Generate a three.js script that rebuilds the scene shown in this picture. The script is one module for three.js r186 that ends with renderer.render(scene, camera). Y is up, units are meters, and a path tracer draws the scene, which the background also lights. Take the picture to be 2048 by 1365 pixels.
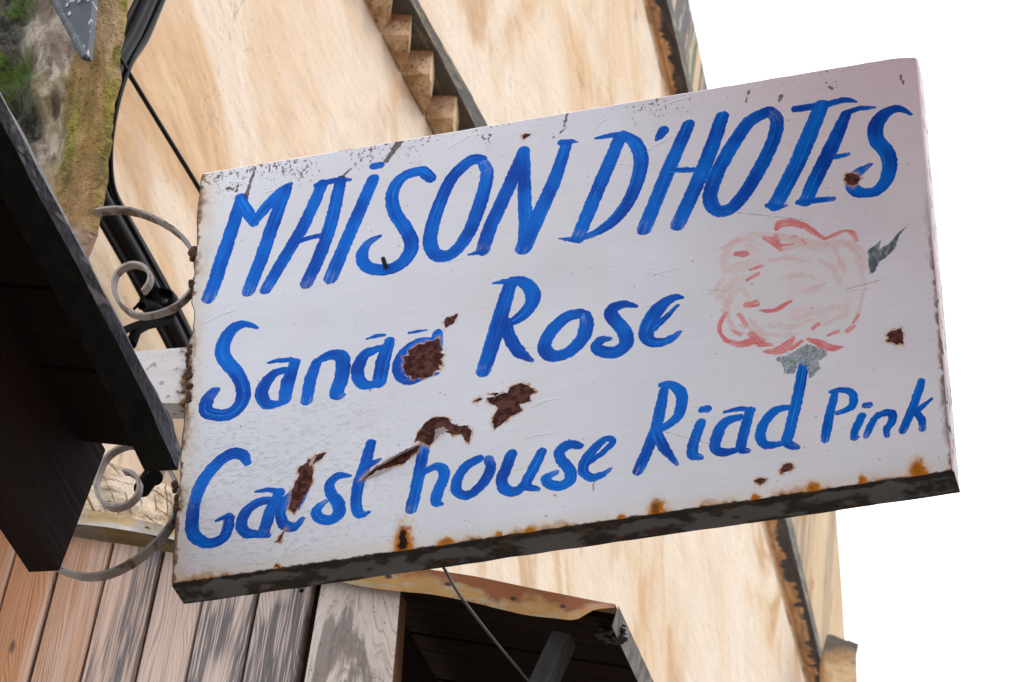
import * as THREE from 'three';
import { mergeGeometries, mergeVertices, toCreasedNormals } from 'three/addons/utils/BufferGeometryUtils.js';

// ---------------------------------------------------------------- camera, sky, sun, exposure
const scene = new THREE.Scene();
const RAD = Math.PI / 180;
const camera = new THREE.PerspectiveCamera(2 * Math.atan(682.5 / 6500) / RAD, 2048 / 1365, 0.1, 400);
camera.position.set(0, 1.6, 0);
camera.rotation.set(35 * RAD, 0, 7.8 * RAD, 'YXZ');          // looking up along a narrow street, held a little askew
camera.focus = 4.25; camera.userData.fStop = 20;
const renderer = new THREE.WebGLRenderer({ antialias: true });
renderer.toneMapping = THREE.LinearToneMapping;
renderer.toneMappingExposure = 1.74;
renderer.shadowMap.enabled = true;

// bright overcast sky, whitest overhead
{
  const W = 256, H = 128, d = new Float32Array(W * H * 4);
  for (let y = 0; y < H; y++) for (let x = 0; x < W; x++) {
    const el = Math.sin(((y + 0.5) / H - 0.5) * Math.PI), k = el > 0 ? 0.92 + 0.34 * el : 0.3, i = (y * W + x) * 4;
    d[i] = k * 0.955; d[i + 1] = k; d[i + 2] = k * 1.07; d[i + 3] = 1;
  }
  const t = new THREE.DataTexture(d, W, H, THREE.RGBAFormat, THREE.FloatType);
  t.mapping = THREE.EquirectangularReflectionMapping; t.magFilter = THREE.LinearFilter; t.needsUpdate = true;
  scene.background = t; scene.environment = t;
}
// the street: U runs along it away from us, N across it to the right; the camera stands at s = 0, q = 0
const AZ = 20 * RAD;
const U = new THREE.Vector3(Math.sin(AZ), 0, -Math.cos(AZ)), N = new THREE.Vector3(Math.cos(AZ), 0, Math.sin(AZ)), Y = new THREE.Vector3(0, 1, 0);
const P = (s, q, h) => new THREE.Vector3().addScaledVector(U, s).addScaledVector(N, q).addScaledVector(Y, h);
const sun = new THREE.DirectionalLight(0xfff6ea, 0.8);
sun.position.copy(P(2, 7, 16)); sun.target.position.copy(P(5, -1.5, 4));
sun.castShadow = true; sun.shadow.radius = 40; sun.shadow.mapSize.set(2048, 2048);
Object.assign(sun.shadow.camera, { left: -12, right: 12, top: 12, bottom: -12, near: 0.5, far: 60 });
scene.add(sun, sun.target);

// ---------------------------------------------------------------- helpers
camera.updateMatrixWorld(true);
// the point of a plane of the place (s, q or h held fixed, metres) that is seen at a pixel of the 2048-wide photograph
function at(k, v, x, y) {
  const d = new THREE.Vector3((x - 1024) / 6500, -(y - 682.5) / 6500, -1).applyQuaternion(camera.quaternion);
  const t = k === 's' ? v / d.dot(U) : k === 'q' ? v / d.dot(N) : (v - 1.6) / d.y;
  return { s: d.dot(U) * t, q: d.dot(N) * t, h: d.y * t + 1.6 };
}
const V = (o) => P(o.s, o.q, o.h), A = (k, v, x, y) => V(at(k, v, x, y));
const clamp = (x, a = 0, b = 1) => Math.min(b, Math.max(a, x)), mix = (a, b, t) => a + (b - a) * t, sm = (a, b, x) => { const t = clamp((x - a) / (b - a)); return t * t * (3 - 2 * t); };
function rnd(seed) { let a = seed >>> 0; return () => { a = (a + 0x6D2B79F5) | 0; let t = Math.imul(a ^ (a >>> 15), 1 | a); t = (t + Math.imul(t ^ (t >>> 7), 61 | t)) ^ t; return ((t ^ (t >>> 14)) >>> 0) / 4294967296; }; }
function hash(x, y, s) { let h = Math.imul(x, 374761393) ^ Math.imul(y, 668265263) ^ Math.imul(s, 974634777); h = Math.imul(h ^ (h >>> 13), 1274126177); return ((h ^ (h >>> 16)) >>> 0) / 4294967296; }
function vn(x, y, s = 0) {                                   // value noise 0..1
  const ix = Math.floor(x), iy = Math.floor(y); let u = x - ix, v = y - iy; u = u * u * (3 - 2 * u); v = v * v * (3 - 2 * v);
  const a = hash(ix, iy, s), b = hash(ix + 1, iy, s), c = hash(ix, iy + 1, s), d = hash(ix + 1, iy + 1, s);
  return a + (b - a) * u + (c - a) * v + (a - b - c + d) * u * v;
}
function fbm(x, y, o = 4, s = 0) { let r = 0, a = 0.5, n = 0; for (let i = 0; i < o; i++) { r += a * vn(x, y, s + i * 17); n += a; a *= 0.5; x = x * 2.03 + 11.3; y = y * 2.03 + 5.7; } return r / n; }
const to8 = (c) => { c = clamp(c); return 255 * (c <= 0.0031308 ? 12.92 * c : 1.055 * Math.pow(c, 1 / 2.4) - 0.055); };
function tex(w, h, data, srgb) {
  const t = new THREE.DataTexture(data, w, h, THREE.RGBAFormat); t.magFilter = THREE.LinearFilter; t.minFilter = THREE.LinearMipmapLinearFilter;
  t.generateMipmaps = true; t.wrapS = t.wrapT = THREE.MirroredRepeatWrapping; if (srgb) t.colorSpace = THREE.SRGBColorSpace; t.needsUpdate = true; return t;
}
// a surface from f(x, y) -> [r, g, b (linear), height 0..1, roughness]; x, y in metres over w by h metres
function surface(pw, ph, w, h, f, { bump = 0.002, rough = 0, spec, ...o } = {}) {
  const c = new Uint8Array(pw * ph * 4), b = new Uint8Array(pw * ph * 4); let sum = 0;
  for (let j = 0, i = 0; j < ph; j++) for (let k = 0; k < pw; k++, i += 4) {
    const r = f((k + 0.5) / pw * w, (j + 0.5) / ph * h);
    c[i] = to8(r[0]); c[i + 1] = to8(r[1]); c[i + 2] = to8(r[2]); b[i] = b[i + 1] = b[i + 2] = clamp(r[3]) * 255; sum += r[4] ?? 0.9; c[i + 3] = b[i + 3] = 255;
  }
  const maps = [tex(pw, ph, c, true), tex(pw, ph, b)];
  for (const t of maps) t.repeat.set(1 / w, 1 / h);
  return new THREE[spec === undefined ? 'MeshStandardMaterial' : 'MeshPhysicalMaterial']({ ...(spec === undefined ? {} : { specularIntensity: spec }), map: maps[0], bumpMap: maps[1], bumpScale: bump, roughness: rough || sum / (pw * ph), side: THREE.DoubleSide, ...o });
}
const mix3 = (a, b, t) => [mix(a[0], b[0], t), mix(a[1], b[1], t), mix(a[2], b[2], t)], mul3 = (a, k) => [a[0] * k, a[1] * k, a[2] * k];

const used = new Map();
function numbered(n) { const k = used.get(n) ?? 0; used.set(n, k + 1); return k ? n + '_' + String(k).padStart(3, '0') : n; }
function thing(name, label, category, base, group) {
  const o = new THREE.Group(); o.name = numbered(name); if (base) o.position.copy(base); scene.add(o);
  o.userData = { label, category }; if (group) o.userData.group = group; return o;
}
// a mesh made in street space (metres) and hung under a thing or a part of it
function part(name, geo, mat, parent, label) {
  const m = new THREE.Mesh(geo, mat); m.name = name; m.castShadow = m.receiveShadow = true; if (label) m.userData.label = label;
  const off = new THREE.Vector3(); for (let p = parent; p && p !== scene; p = p.parent) off.add(p.position);
  if (parent.quaternion.equals(new THREE.Quaternion())) geo.translate(-off.x, -off.y, -off.z);
  parent.add(m); return m;
}
// faces: lists of quads or triangles given as points, with uv
class MB {
  constructor() { this.p = []; this.t = []; }
  tri(a, b, c, ua, ub, uc) { for (const [v, w] of [[a, ua], [b, ub], [c, uc]]) { this.p.push(v.x, v.y, v.z); this.t.push(w[0], w[1]); } return this; }
  quad(a, b, c, d, ua, ub, uc, ud) { return this.tri(a, b, c, ua, ub, uc).tri(a, c, d, ua, uc, ud); }
  geo(crease) {
    let g = new THREE.BufferGeometry(); g.setAttribute('position', new THREE.Float32BufferAttribute(this.p, 3)); g.setAttribute('uv', new THREE.Float32BufferAttribute(this.t, 2));
    if (crease !== undefined) g = toCreasedNormals(g, crease); else g.computeVertexNormals(); return g;
  }
}
// a box between eight corners: base quad a b c d and the same quad moved to a2 b2 c2 d2; uv in metres
function hexa(a, b, c, d, a2, b2, c2, d2, ou = 0, ov = 0, swap = false) {
  const m = new MB(), face = (p, q, r, s) => {
    const w = p.distanceTo(q), h = q.distanceTo(r), uv = [[ou, ov], [ou + w, ov], [ou + w, ov + h], [ou, ov + h]].map((e) => (swap ? [e[1] - ov + ou, e[0] - ou + ov] : e));
    m.quad(p, q, r, s, ...uv);
  };
  face(a, b, c, d); face(b2, a2, d2, c2); face(a2, a, d, d2); face(b, b2, c2, c); face(d, c, c2, d2); face(a2, b2, b, a);
  return m.geo();
}
const box = (s0, s1, q0, q1, h0, h1, ou, ov, swap) => hexa(P(s0, q0, h0), P(s0, q1, h0), P(s0, q1, h1), P(s0, q0, h1), P(s1, q0, h0), P(s1, q1, h0), P(s1, q1, h1), P(s1, q0, h1), ou, ov, swap);
// sheet between two polylines of points, subdivided n times across; uv from (along, across) metres
function sheet(a, b, n = 1, f, uv0 = [0, 0], tall) {
  const m = new MB(); let along = uv0[0];
  for (let i = 0; i + 1 < a.length; i++) {
    const step = (a[i].distanceTo(a[i + 1]) + b[i].distanceTo(b[i + 1])) / 2, W = tall ?? (a[i].distanceTo(b[i]) + a[i + 1].distanceTo(b[i + 1])) / 2;
    for (let j = 0; j < n; j++) {
      const g = (k, e) => { const v = (e ? a[i + 1] : a[i]).clone().lerp(e ? b[i + 1] : b[i], k / n); return f ? f(v) : v; };
      m.quad(g(j, 0), g(j, 1), g(j + 1, 1), g(j + 1, 0), [along, uv0[1] + W * j / n], [along + step, uv0[1] + W * j / n], [along + step, uv0[1] + W * (j + 1) / n], [along, uv0[1] + W * (j + 1) / n]);
    }
    along += step;
  }
  return m.geo(0.7);
}
const dense = (pts, n) => { const r = []; for (let i = 0; i + 1 < pts.length; i++) for (let k = 0; k < n; k++) r.push(pts[i].clone().lerp(pts[i + 1], k / n)); r.push(pts.at(-1).clone()); return r; };
const tube = (pts, r, seg = 60, sides = 10) => new THREE.TubeGeometry(new THREE.CatmullRomCurve3(pts), seg, r, sides);

// ---------------------------------------------------------------- street, the unseen house opposite, and boxes added to shade the sign
{
  const cob = surface(512, 512, 4, 4, (x, y) => { const n = fbm(x * 6, y * 6, 4, 501); return [...mul3([0.25, 0.235, 0.21], 0.7 + n * 0.6), n, 0.9]; }, { bump: 0.01 });
  const g = new THREE.PlaneGeometry(300, 300); g.rotateX(-Math.PI / 2); const uv = g.attributes.uv; for (let i = 0; i < uv.count; i++) uv.setXY(i, uv.getX(i) * 300, uv.getY(i) * 300);
  const m = new THREE.Mesh(g, cob); m.name = 'ground'; m.receiveShadow = true; m.userData.kind = 'structure'; scene.add(m);
}
{
  const rose = surface(512, 512, 4, 4, (x, y) => { const n = fbm(x * 3, y * 3, 4, 511), f = fbm(x * 14, y * 5, 3, 513); return [...mix3([0.64, 0.115, 0.12], [0.74, 0.17, 0.175], n * 0.6 + f * 0.4), f, 0.95]; }, { bump: 0.01 });
  const o = thing('opposite_house', 'lime plastered house along the right side of the street, with unseen rose boxes added to shade the sign', 'house', P(0, 2.1, 0));
  part('wall', box(-14, 26, 2.1, 2.5, 0, 5.2), surface(512, 512, 4, 4, (x, y) => { const n = fbm(x * 3, y * 3, 4, 515); return [...mix3([0.60, 0.54, 0.47], [0.50, 0.42, 0.34], n), n, 0.95]; }, { bump: 0.01 }), o); part('added_shade_block', hexa(P(0.9, -0.10, 3.9), P(0.9, 2.08, 3.9), P(0.9, 2.08, 4.61), P(0.9, -0.10, 4.61), P(2.5, -0.37, 3.9), P(2.5, 2.08, 3.9), P(2.5, 2.08, 4.61), P(2.5, -0.37, 4.61)), rose, o, 'unseen box added to shade the right of the sign'); part('added_shade_slab', box(-0.6, 3.12, -1.1, 2.09, 4.62, 5.2), rose, o);  // both rose boxes are added out of view to darken and redden the sign
}
// ---------------------------------------------------------------- the tall plastered house
const wallPlaster = surface(2048, 2048, 10, 6.4, (x, y) => {
  // brushed limewash: short overlapping strokes that run down and away along the wall, blotches, grit
  const turn = 0.95 - 0.55 * clamp(x / 6) + (fbm(x * 0.7, y * 0.7, 2, 599) - 0.5) * 1.3, wx = (fbm(x * 1.6, y * 1.6, 3, 600) - 0.5) * 0.7, wy = (fbm(x * 1.6 + 9, y * 1.6, 3, 601) - 0.5) * 0.7;
  const X = x + wx * 0.6, Z = y + wy, ca = Math.cos(turn), sa = Math.sin(turn), a = X * ca + Z * sa, b = Z * ca - X * sa;
  const s1 = fbm(a * 2.6 + fbm(x * 3, y * 5, 3, 602) * 1.1, b * 2.6, 4, 603), s2 = fbm(a * 9, b * 5, 3, 607), s3 = fbm(a * 40, b * 16, 3, 609), big = fbm(x * 0.6, y * 1.1, 3, 611), blot = fbm(x * 1.5, y * 3.2, 4, 612), g = fbm(x * 24, y * 62, 3, 614);
  let c = mix3([0.66, 0.55, 0.43], [0.56, 0.365, 0.195], sm(0.39, 0.70, s1 * 0.38 + s2 * 0.20 + big * 0.18 + blot * 0.34));
  c = mix3(c, [0.69, 0.61, 0.505], sm(0.47, 0.66, fbm(a * 3 + 9, b * 2.6, 4, 613) * 0.55 + blot * 0.45) * 0.65);
  c = mix3(c, [0.43, 0.265, 0.14], sm(0.53, 0.70, s2 * 0.36 + g * 0.12 + s1 * 0.52) * 0.62);
  c = mix3(c, [0.47, 0.31, 0.18], sm(0.56, 0.68, g) * 0.2 * sm(0.42, 0.58, fbm(x * 2.1, y * 4.5, 3, 618)));
  c = mul3(c, 0.88 + 0.09 * g + 0.14 * s3);
  if (hash(Math.floor(x * 210), Math.floor(y * 210), 616) > 0.988) c = mul3(c, 0.74);
  const cr = Math.abs(fbm(x * 2.2 + 3, y * 0.9, 5, 617) - 0.5); if (cr < 0.0011 && vn(x * 2, y * 2, 619) > 0.78) c = mul3(c, 0.72);
  const tk = vn(x * 13, y * 5, 621); c = mix3(c, [0.36, 0.22, 0.12], sm(0.965, 0.99, tk) * 0.6);
  return [...c, 0.5 + (s2 - 0.5) * 0.2 + (s3 - 0.5) * 0.12 + (g - 0.5) * 0.26 + (blot - 0.5) * 0.4, 0.92];
}, { bump: 0.006 });
const house = thing('plastered_house', 'tall sand coloured house with streaky limewashed wall rising behind the sign', 'house', P(6, -2.3, 0));
{
  const WQ = -2.3, LQ = -2.245;
  const inner = [[1130, -640], [1210, -300], [1285, 0], [1307, 90], [1331, 185], [1395, 470], [1458, 760], [1521, 1040], [1565, 1200], [1611, 1365], [1660, 1540]].map(([x, y]) => A('q', WQ, x, y));
  const ledgeB = [[1190, -640], [1265, -300], [1334, 0], [1356, 90], [1378, 185], [1440, 470], [1504, 760], [1572, 1040], [1612, 1200], [1652, 1365], [1700, 1540]].map(([x, y]) => A('q', LQ, x, y));
  const ledgeT = [[1196, -640], [1272, -300], [1343, 0], [1365, 90], [1388, 185], [1450, 470], [1514, 760], [1580, 1020], [1621, 1200], [1659, 1365], [1708, 1540]].map(([x, y]) => A('q', LQ, x, y));
  const topLine = [[1230, -640], [1305, -300], [1378, 0], [1398, 90], [1417, 185], [1500, 470], [1590, 760], [1673, 1020], [1686, 1200], [1695, 1365], [1720, 1540]].map(([x, y]) => A('q', LQ + 0.004, x, y));
  const back = topLine.map((v) => v.clone().addScaledVector(N, -0.45));
  // the wall sheet from the street up to the coping; uv: along and up, metres from s = 3, h = 3.2
  const front = (v) => ({ s: v.dot(U), h: v.y }), uvw = (v) => { const f = front(v); return [f.s - 3, f.h - 3.2]; };
  const m = new MB(), top = dense([P(3.45, WQ, front(inner[0]).h + 0.4), inner[0], ...inner.slice(1), P(24, WQ, front(inner.at(-1)).h - 2)], 6);
  for (let i = 0; i + 1 < top.length; i++) for (let j = 0; j < 24; j++) {
    const g = (v, k) => { const f = front(v), h = f.h * k / 24; return P(f.s, WQ + (fbm(f.s * 1.4, h * 1.4, 3, 631) - 0.5) * 0.02 * sm(24, 21, k), h); }, a = g(top[i], j), b = g(top[i + 1], j), c = g(top[i + 1], j + 1), d = g(top[i], j + 1);
    m.quad(a, b, c, d, uvw(a), uvw(b), uvw(c), uvw(d));
  }
  let wg = mergeVertices(m.geo()); wg.computeVertexNormals();
  part('wall', wg, wallPlaster, house, 'streaky sand and cream limewashed wall');
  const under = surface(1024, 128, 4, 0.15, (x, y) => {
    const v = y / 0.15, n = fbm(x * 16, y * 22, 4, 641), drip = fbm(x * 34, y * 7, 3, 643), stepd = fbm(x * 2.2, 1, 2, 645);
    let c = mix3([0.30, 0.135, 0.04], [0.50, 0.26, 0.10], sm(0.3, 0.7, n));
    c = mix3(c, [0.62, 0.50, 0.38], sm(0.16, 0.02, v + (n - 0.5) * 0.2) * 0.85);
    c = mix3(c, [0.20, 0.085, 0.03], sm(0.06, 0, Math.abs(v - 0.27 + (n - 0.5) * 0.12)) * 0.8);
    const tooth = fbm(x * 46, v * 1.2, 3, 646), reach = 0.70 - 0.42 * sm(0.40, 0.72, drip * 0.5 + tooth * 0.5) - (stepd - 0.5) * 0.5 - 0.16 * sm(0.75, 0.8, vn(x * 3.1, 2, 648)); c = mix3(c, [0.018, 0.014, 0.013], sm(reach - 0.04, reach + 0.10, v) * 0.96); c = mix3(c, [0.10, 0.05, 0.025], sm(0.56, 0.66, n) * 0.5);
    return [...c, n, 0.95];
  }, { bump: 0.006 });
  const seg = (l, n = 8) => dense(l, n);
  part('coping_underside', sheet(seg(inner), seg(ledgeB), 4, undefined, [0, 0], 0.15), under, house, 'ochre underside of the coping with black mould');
  const greyEdge = surface(1024, 128, 4, 0.2, (x, y) => { const n = fbm(x * 30, y * 30, 4, 651), k = fbm(x * 7, y * 20, 3, 653); return [...mix3([0.10, 0.095, 0.085], [0.28, 0.24, 0.17], sm(0.35, 0.75, n * 0.6 + k * 0.4)), n, 0.95]; }, { bump: 0.004 });
  part('coping_edge', sheet(seg(ledgeB), seg(ledgeT), 2), greyEdge, house, 'grey outer edge of the coping');
  const parapetM = surface(1024, 512, 6, 1.2, (x, y) => {
    const n = fbm(x * 6, y * 2, 4, 661), st = fbm(x * 6, y * 0.5, 4, 663), f = fbm(x * 60, y * 16, 3, 665), st2 = fbm(x * 26, y * 1.6, 3, 666), moss = fbm(x * 9, y * 4, 3, 667), old = sm(2.3, 1.6, x);
    let c = mix3([0.62, 0.47, 0.31], [0.44, 0.30, 0.17], n);
    c = mix3(c, mix3([0.23, 0.175, 0.13], [0.13, 0.115, 0.11], old), clamp(sm(0.47, 0.64, st * 0.6 + st2 * 0.4) * 0.72 + old * 0.75 * sm(0.35, 0.55, st2 + 0.1)));
    c = mix3(c, [0.20, 0.25, 0.09], sm(0.54, 0.68, moss) * old * 0.4); c = mix3(c, [0.48, 0.47, 0.42], sm(0.60, 0.70, f) * old * 0.6);
    c = mix3(c, [0.36, 0.19, 0.08], sm(0.62, 0.69, fbm(x * 9, y * 4, 4, 669)) * (1 - old) * 0.85);
    return [...c, f, 0.95];
  }, { bump: 0.006 });
  part('parapet', (() => { const g = sheet(seg(ledgeT), seg(topLine), 6), p = g.attributes.position, uv = g.attributes.uv, v = new THREE.Vector3(); for (let i = 0; i < p.count; i++) { v.fromBufferAttribute(p, i); uv.setXY(i, v.dot(U) - 6, v.y - 7); } return g; })(), parapetM, house, 'parapet streaked grey and black by rain');
  part('parapet_top', sheet(seg(topLine), seg(back), 2, (v) => v), greyEdge, house);
  // stub pier that stands up beyond the parapet at the far end
  {
    const a = (x, y) => at('s', 9.55, x, y), t0 = a(1652, 1268), t1 = a(1716, 1288), b0 = a(1652, 1500), b1 = a(1718, 1500), pm = surface(256, 512, 0.5, 1, (x, y) => { const n = fbm(x * 24, y * 24, 4, 671), d = sm(0.10, 0.0, 0.50 - y + (n - 0.5) * 0.12); return [...mix3(mix3([0.60, 0.44, 0.27], [0.48, 0.30, 0.15], sm(0.4, 0.7, n)), [0.10, 0.09, 0.085], d * 0.92), n, 0.95]; }, { bump: 0.01 });
    const f = [b0, b1, t1, t0], H = (o, ds) => P(o.s + ds, o.q, o.h), g = new MB(), n = 10;
    const uvp = (v) => [v.dot(N) + 3, v.y - t1.h + 0.5], pt = (i, j, ds) => { const lo = H(f[0], ds).lerp(H(f[1], ds), i / n), hi = H(f[3], ds).lerp(H(f[2], ds), i / n), v = lo.lerp(hi, j / n); return v.addScaledVector(Y, (fbm(i * 0.7, j * 0.7, 2, 673) - 0.5) * 0.012).addScaledVector(N, (vn(j * 0.9, 2, 675) - 0.5) * 0.010); };
    for (let i = 0; i < n; i++) for (let j = 0; j < n; j++) { const q = [[i, j], [i + 1, j], [i + 1, j + 1], [i, j + 1]].map(([e, h]) => pt(e, h, 0)); g.quad(...q, ...q.map(uvp)); }
    for (let j = 0; j < n; j++) { for (const i of [0, n]) { const q = [pt(i, j, 0), pt(i, j, 0.12).addScaledVector(N, -0.04), pt(i, j + 1, 0.12).addScaledVector(N, -0.04), pt(i, j + 1, 0)]; g.quad(...q, [0, j * 0.05], [0.4, j * 0.05], [0.4, j * 0.05 + 0.05], [0, j * 0.05 + 0.05]); } }
    for (let i = 0; i < n; i++) { const bk = (e) => pt(e, n, 0.12).addScaledVector(N, -0.04), q = [pt(i, n, 0), pt(i + 1, n, 0), bk(i + 1), bk(i)]; g.quad(...q, [0, 0.5], [0.1, 0.5], [0.1, 0.5], [0, 0.5]); }
    part('pier', g.geo(0.8), pm, house, 'short pier with blackened top at the far end of the parapet');
  }
  // moulding of bricks laid cornerwise under a weathered ledge
  const brickM = surface(256, 256, 0.3, 0.3, (x, y) => { const n = fbm(x * 40, y * 40, 4, 681), p = vn(x * 260, y * 260, 683), k = sm(0.72, 0.86, p); return [...mul3(mix3([0.60, 0.445, 0.285], [0.40, 0.25, 0.12], sm(0.35, 0.68, n)), 1 - k * 0.55), n * 0.7 - k * 0.4 + 0.3, 0.95]; }, { bump: 0.003 });
  const corn = part('cornice', (() => {
    const c = [[765, -110], [802, -35], [820, 0], [862, 78], [905, 160], [950, 250], [985, 320], [1020, 390]], o = c.map(([x, y]) => A('q', -2.228, x, y)), t = c.map(([x, y], i) => A('q', -2.224, x + 15 + 9 * sm(0, 250, y), y)), w = o.map((v) => v.clone().addScaledVector(N, -0.10)), wt = t.map((v) => v.clone().addScaledVector(N, -0.105));
    const jit = (l, k) => dense(l, 6).map((v, i) => v.addScaledVector(Y, (fbm(i * 0.8, k, 3, 691) - 0.5) * 0.006).addScaledVector(N, (fbm(i * 0.9, k + 5, 2, 693) - 0.5) * 0.004)), O = jit(o, 1), T = jit(t, 2);
    return mergeGeometries([sheet(O, T, 2), sheet(dense(w, 6), O, 2), sheet(T, dense(wt, 6), 2)]);
  })(), surface(512, 128, 1.2, 0.3, (x, y) => { const n = fbm(x * 26, y * 40, 4, 695), f = vn(x * 160, y * 160, 697), st = fbm(x * 6, y * 50, 3, 699); return [...mul3(mix3([0.085, 0.08, 0.075], [0.26, 0.21, 0.13], sm(0.45, 0.75, st * 0.6 + n * 0.4)), 0.75 + f * 0.5), n, 0.95]; }, { bump: 0.004 }), house, 'dark weathered ledge over a row of cornerwise bricks');
  const R = rnd(77), T0 = [[688, -78], [726, -6], [764, 70], [804, 148], [852, 236], [903, 330]], off = [];
  T0.forEach(([x, y], i) => {
    const a = at('q', WQ, x, y), nx = T0[i + 1] ?? [x + 51, y + 96], c = at('q', WQ, nx[0] - 3, nx[1] - 4), hgt = 0.088 + R() * 0.008, q = 0.060 + R() * 0.006, b = { s: a.s + 0.012, q: WQ + q, h: a.h + 0.002 };
    const mid = { s: (b.s + c.s) / 2 + 0.012, q: (b.q + c.q) / 2 + 0.006, h: (b.h + c.h) / 2 };
    const base = [V(a), V(b), V(mid), V(c)], wob = () => (R() - 0.5) * 0.008, up = base.map((v, k) => v.clone().addScaledVector(Y, hgt + wob()).addScaledVector(N, wob() * (k % 3 ? 1 : 0))), g = new MB();
    for (let k = 0; k < 3; k++) { const l = base[k].distanceTo(base[k + 1]); g.quad(base[k], base[k + 1], up[k + 1], up[k], [k * 0.1, 0], [k * 0.1 + l, 0], [k * 0.1 + l, hgt], [k * 0.1, hgt]); }
    for (const l of [base, up]) { g.tri(l[0], l[1], l[2], [0, 0], [0.06, 0], [0.06, 0.06]).tri(l[0], l[2], l[3], [0, 0], [0.06, 0.06], [0, 0.1]); }
    const gg = g.geo(0.5), uv = gg.attributes.uv; for (let k = 0; k < uv.count; k++) uv.setXY(k, uv.getX(k) + i * 0.17, uv.getY(k) + i * 0.11);
    part('brick', gg, brickM, corn);
    // dark recess above each tooth is the hollow between the brick row and the ledge
  });
}

// ---------------------------------------------------------------- the sign: a sheet-metal box 1.02 by 0.69 m
// its own frame: x along the bottom edge to the right, y up along its side, z out of the front face
const SO = P(3.3, -1.62, 3.704), TILT = 5.98 * RAD, TH = 0.047;
const SX = N.clone().multiplyScalar(Math.cos(TILT)).addScaledVector(Y, Math.sin(TILT)), SY = N.clone().multiplyScalar(-Math.sin(TILT)).addScaledVector(Y, Math.cos(TILT)), SZ = U.clone().negate();
const sign = thing('hanging_sign', 'large white metal sign with blue hand-painted guest house lettering, a pink rose and rust patches', 'sign', SO);
sign.quaternion.setFromRotationMatrix(new THREE.Matrix4().makeBasis(SX, SY, SZ));
// a pixel of the photograph as a point of the sign's frame at depth z
function onSign(x, y, z = 0) { const v = A('s', 3.3 - z, x, y).sub(SO); return new THREE.Vector3(v.dot(SX), v.dot(SY), z); }

const TW = 2048, TH_ = 1400, MM = 1.96, X0 = -14, Y0 = -10;      // texels, texels per mm, lower left corner in mm
const pc = new Float32Array(TW * TH_ * 3), ph = new Float32Array(TW * TH_), pr = new Float32Array(TW * TH_);
for (let j = 0, i = 0; j < TH_; j++) for (let k = 0; k < TW; k++, i++) {       // old white gloss paint
  const x = k / MM + X0, y = j / MM + Y0, big = fbm(x / 130, y / 100, 3, 5), brush = fbm(x / 46, y / 2.2, 3, 9), fine = vn(x * 1.1, y * 1.1, 3);
  const worn = sm(260, 80, Math.hypot((x - 110) * 0.8, (y - 130) * 1.1)) * sm(0.5, 0.72, fbm(x / 7, y / 4, 5, 31));
  let w = 0.74 + (big - 0.5) * 0.10 + (brush - 0.5) * 0.05 + (fine - 0.5) * 0.02;
  if (vn(x / 2.1, y / 2.1, 77) > 0.93 && vn(x / 40, y / 40, 78) > 0.4) w *= 0.9;
  const yel = sm(40, 0, x) * 0.5 + sm(34, 0, y) * 0.55 + sm(0.56, 0.8, fbm(x / 70, y / 130, 3, 41)) * 0.10;
  const c = mix3([w * 0.955, w * 1.025, w * 1.10], [w * 0.93, w * 0.84, w * 0.66], clamp(yel * (0.4 + fbm(x / 12, y / 12, 3, 13))));
  const g = 1 - worn * 0.16 * sm(0.4, 0.7, vn(x * 0.9, y * 0.9, 34)) - worn * 0.05;
  pc[i * 3] = c[0] * g; pc[i * 3 + 1] = c[1] * g; pc[i * 3 + 2] = c[2] * g;
  const wr = Math.abs(fbm(x / 60, y / 22, 3, 55) - 0.5);                      // faint wrinkles of the old coat
  ph[i] = 0.5 + (brush - 0.5) * 0.05 + (big - 0.5) * 0.2 + sm(0.012, 0, wr) * 0.10 * sm(0.45, 0.6, vn(x / 90, y / 90, 58)) + worn * 0.25 + (fbm(x / 5, y / 4, 3, 61) - 0.5) * 0.10 * sm(330, 100, Math.hypot(x - 130, (y - 140) * 1.2));
  pr[i] = 0.42 + (big - 0.5) * 0.15 + worn * 0.3;
}
function put(i, c, a, h, r) { for (let e = 0; e < 3; e++) pc[i * 3 + e] = mix(pc[i * 3 + e], c[e], a); if (h !== undefined) ph[i] += h * a; if (r !== undefined) pr[i] = mix(pr[i], r, a); }
function eachPixel(x0, y0, x1, y1, f) {
  const a = Math.max(0, Math.floor((x0 - X0) * MM)), b = Math.min(TW - 1, Math.ceil((x1 - X0) * MM)), c = Math.max(0, Math.floor((y0 - Y0) * MM)), d = Math.min(TH_ - 1, Math.ceil((y1 - Y0) * MM));
  for (let j = c; j <= d; j++) for (let k = a; k <= b; k++) f(j * TW + k, k / MM + X0, j / MM + Y0);
}
let brushSeed = 100;
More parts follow.
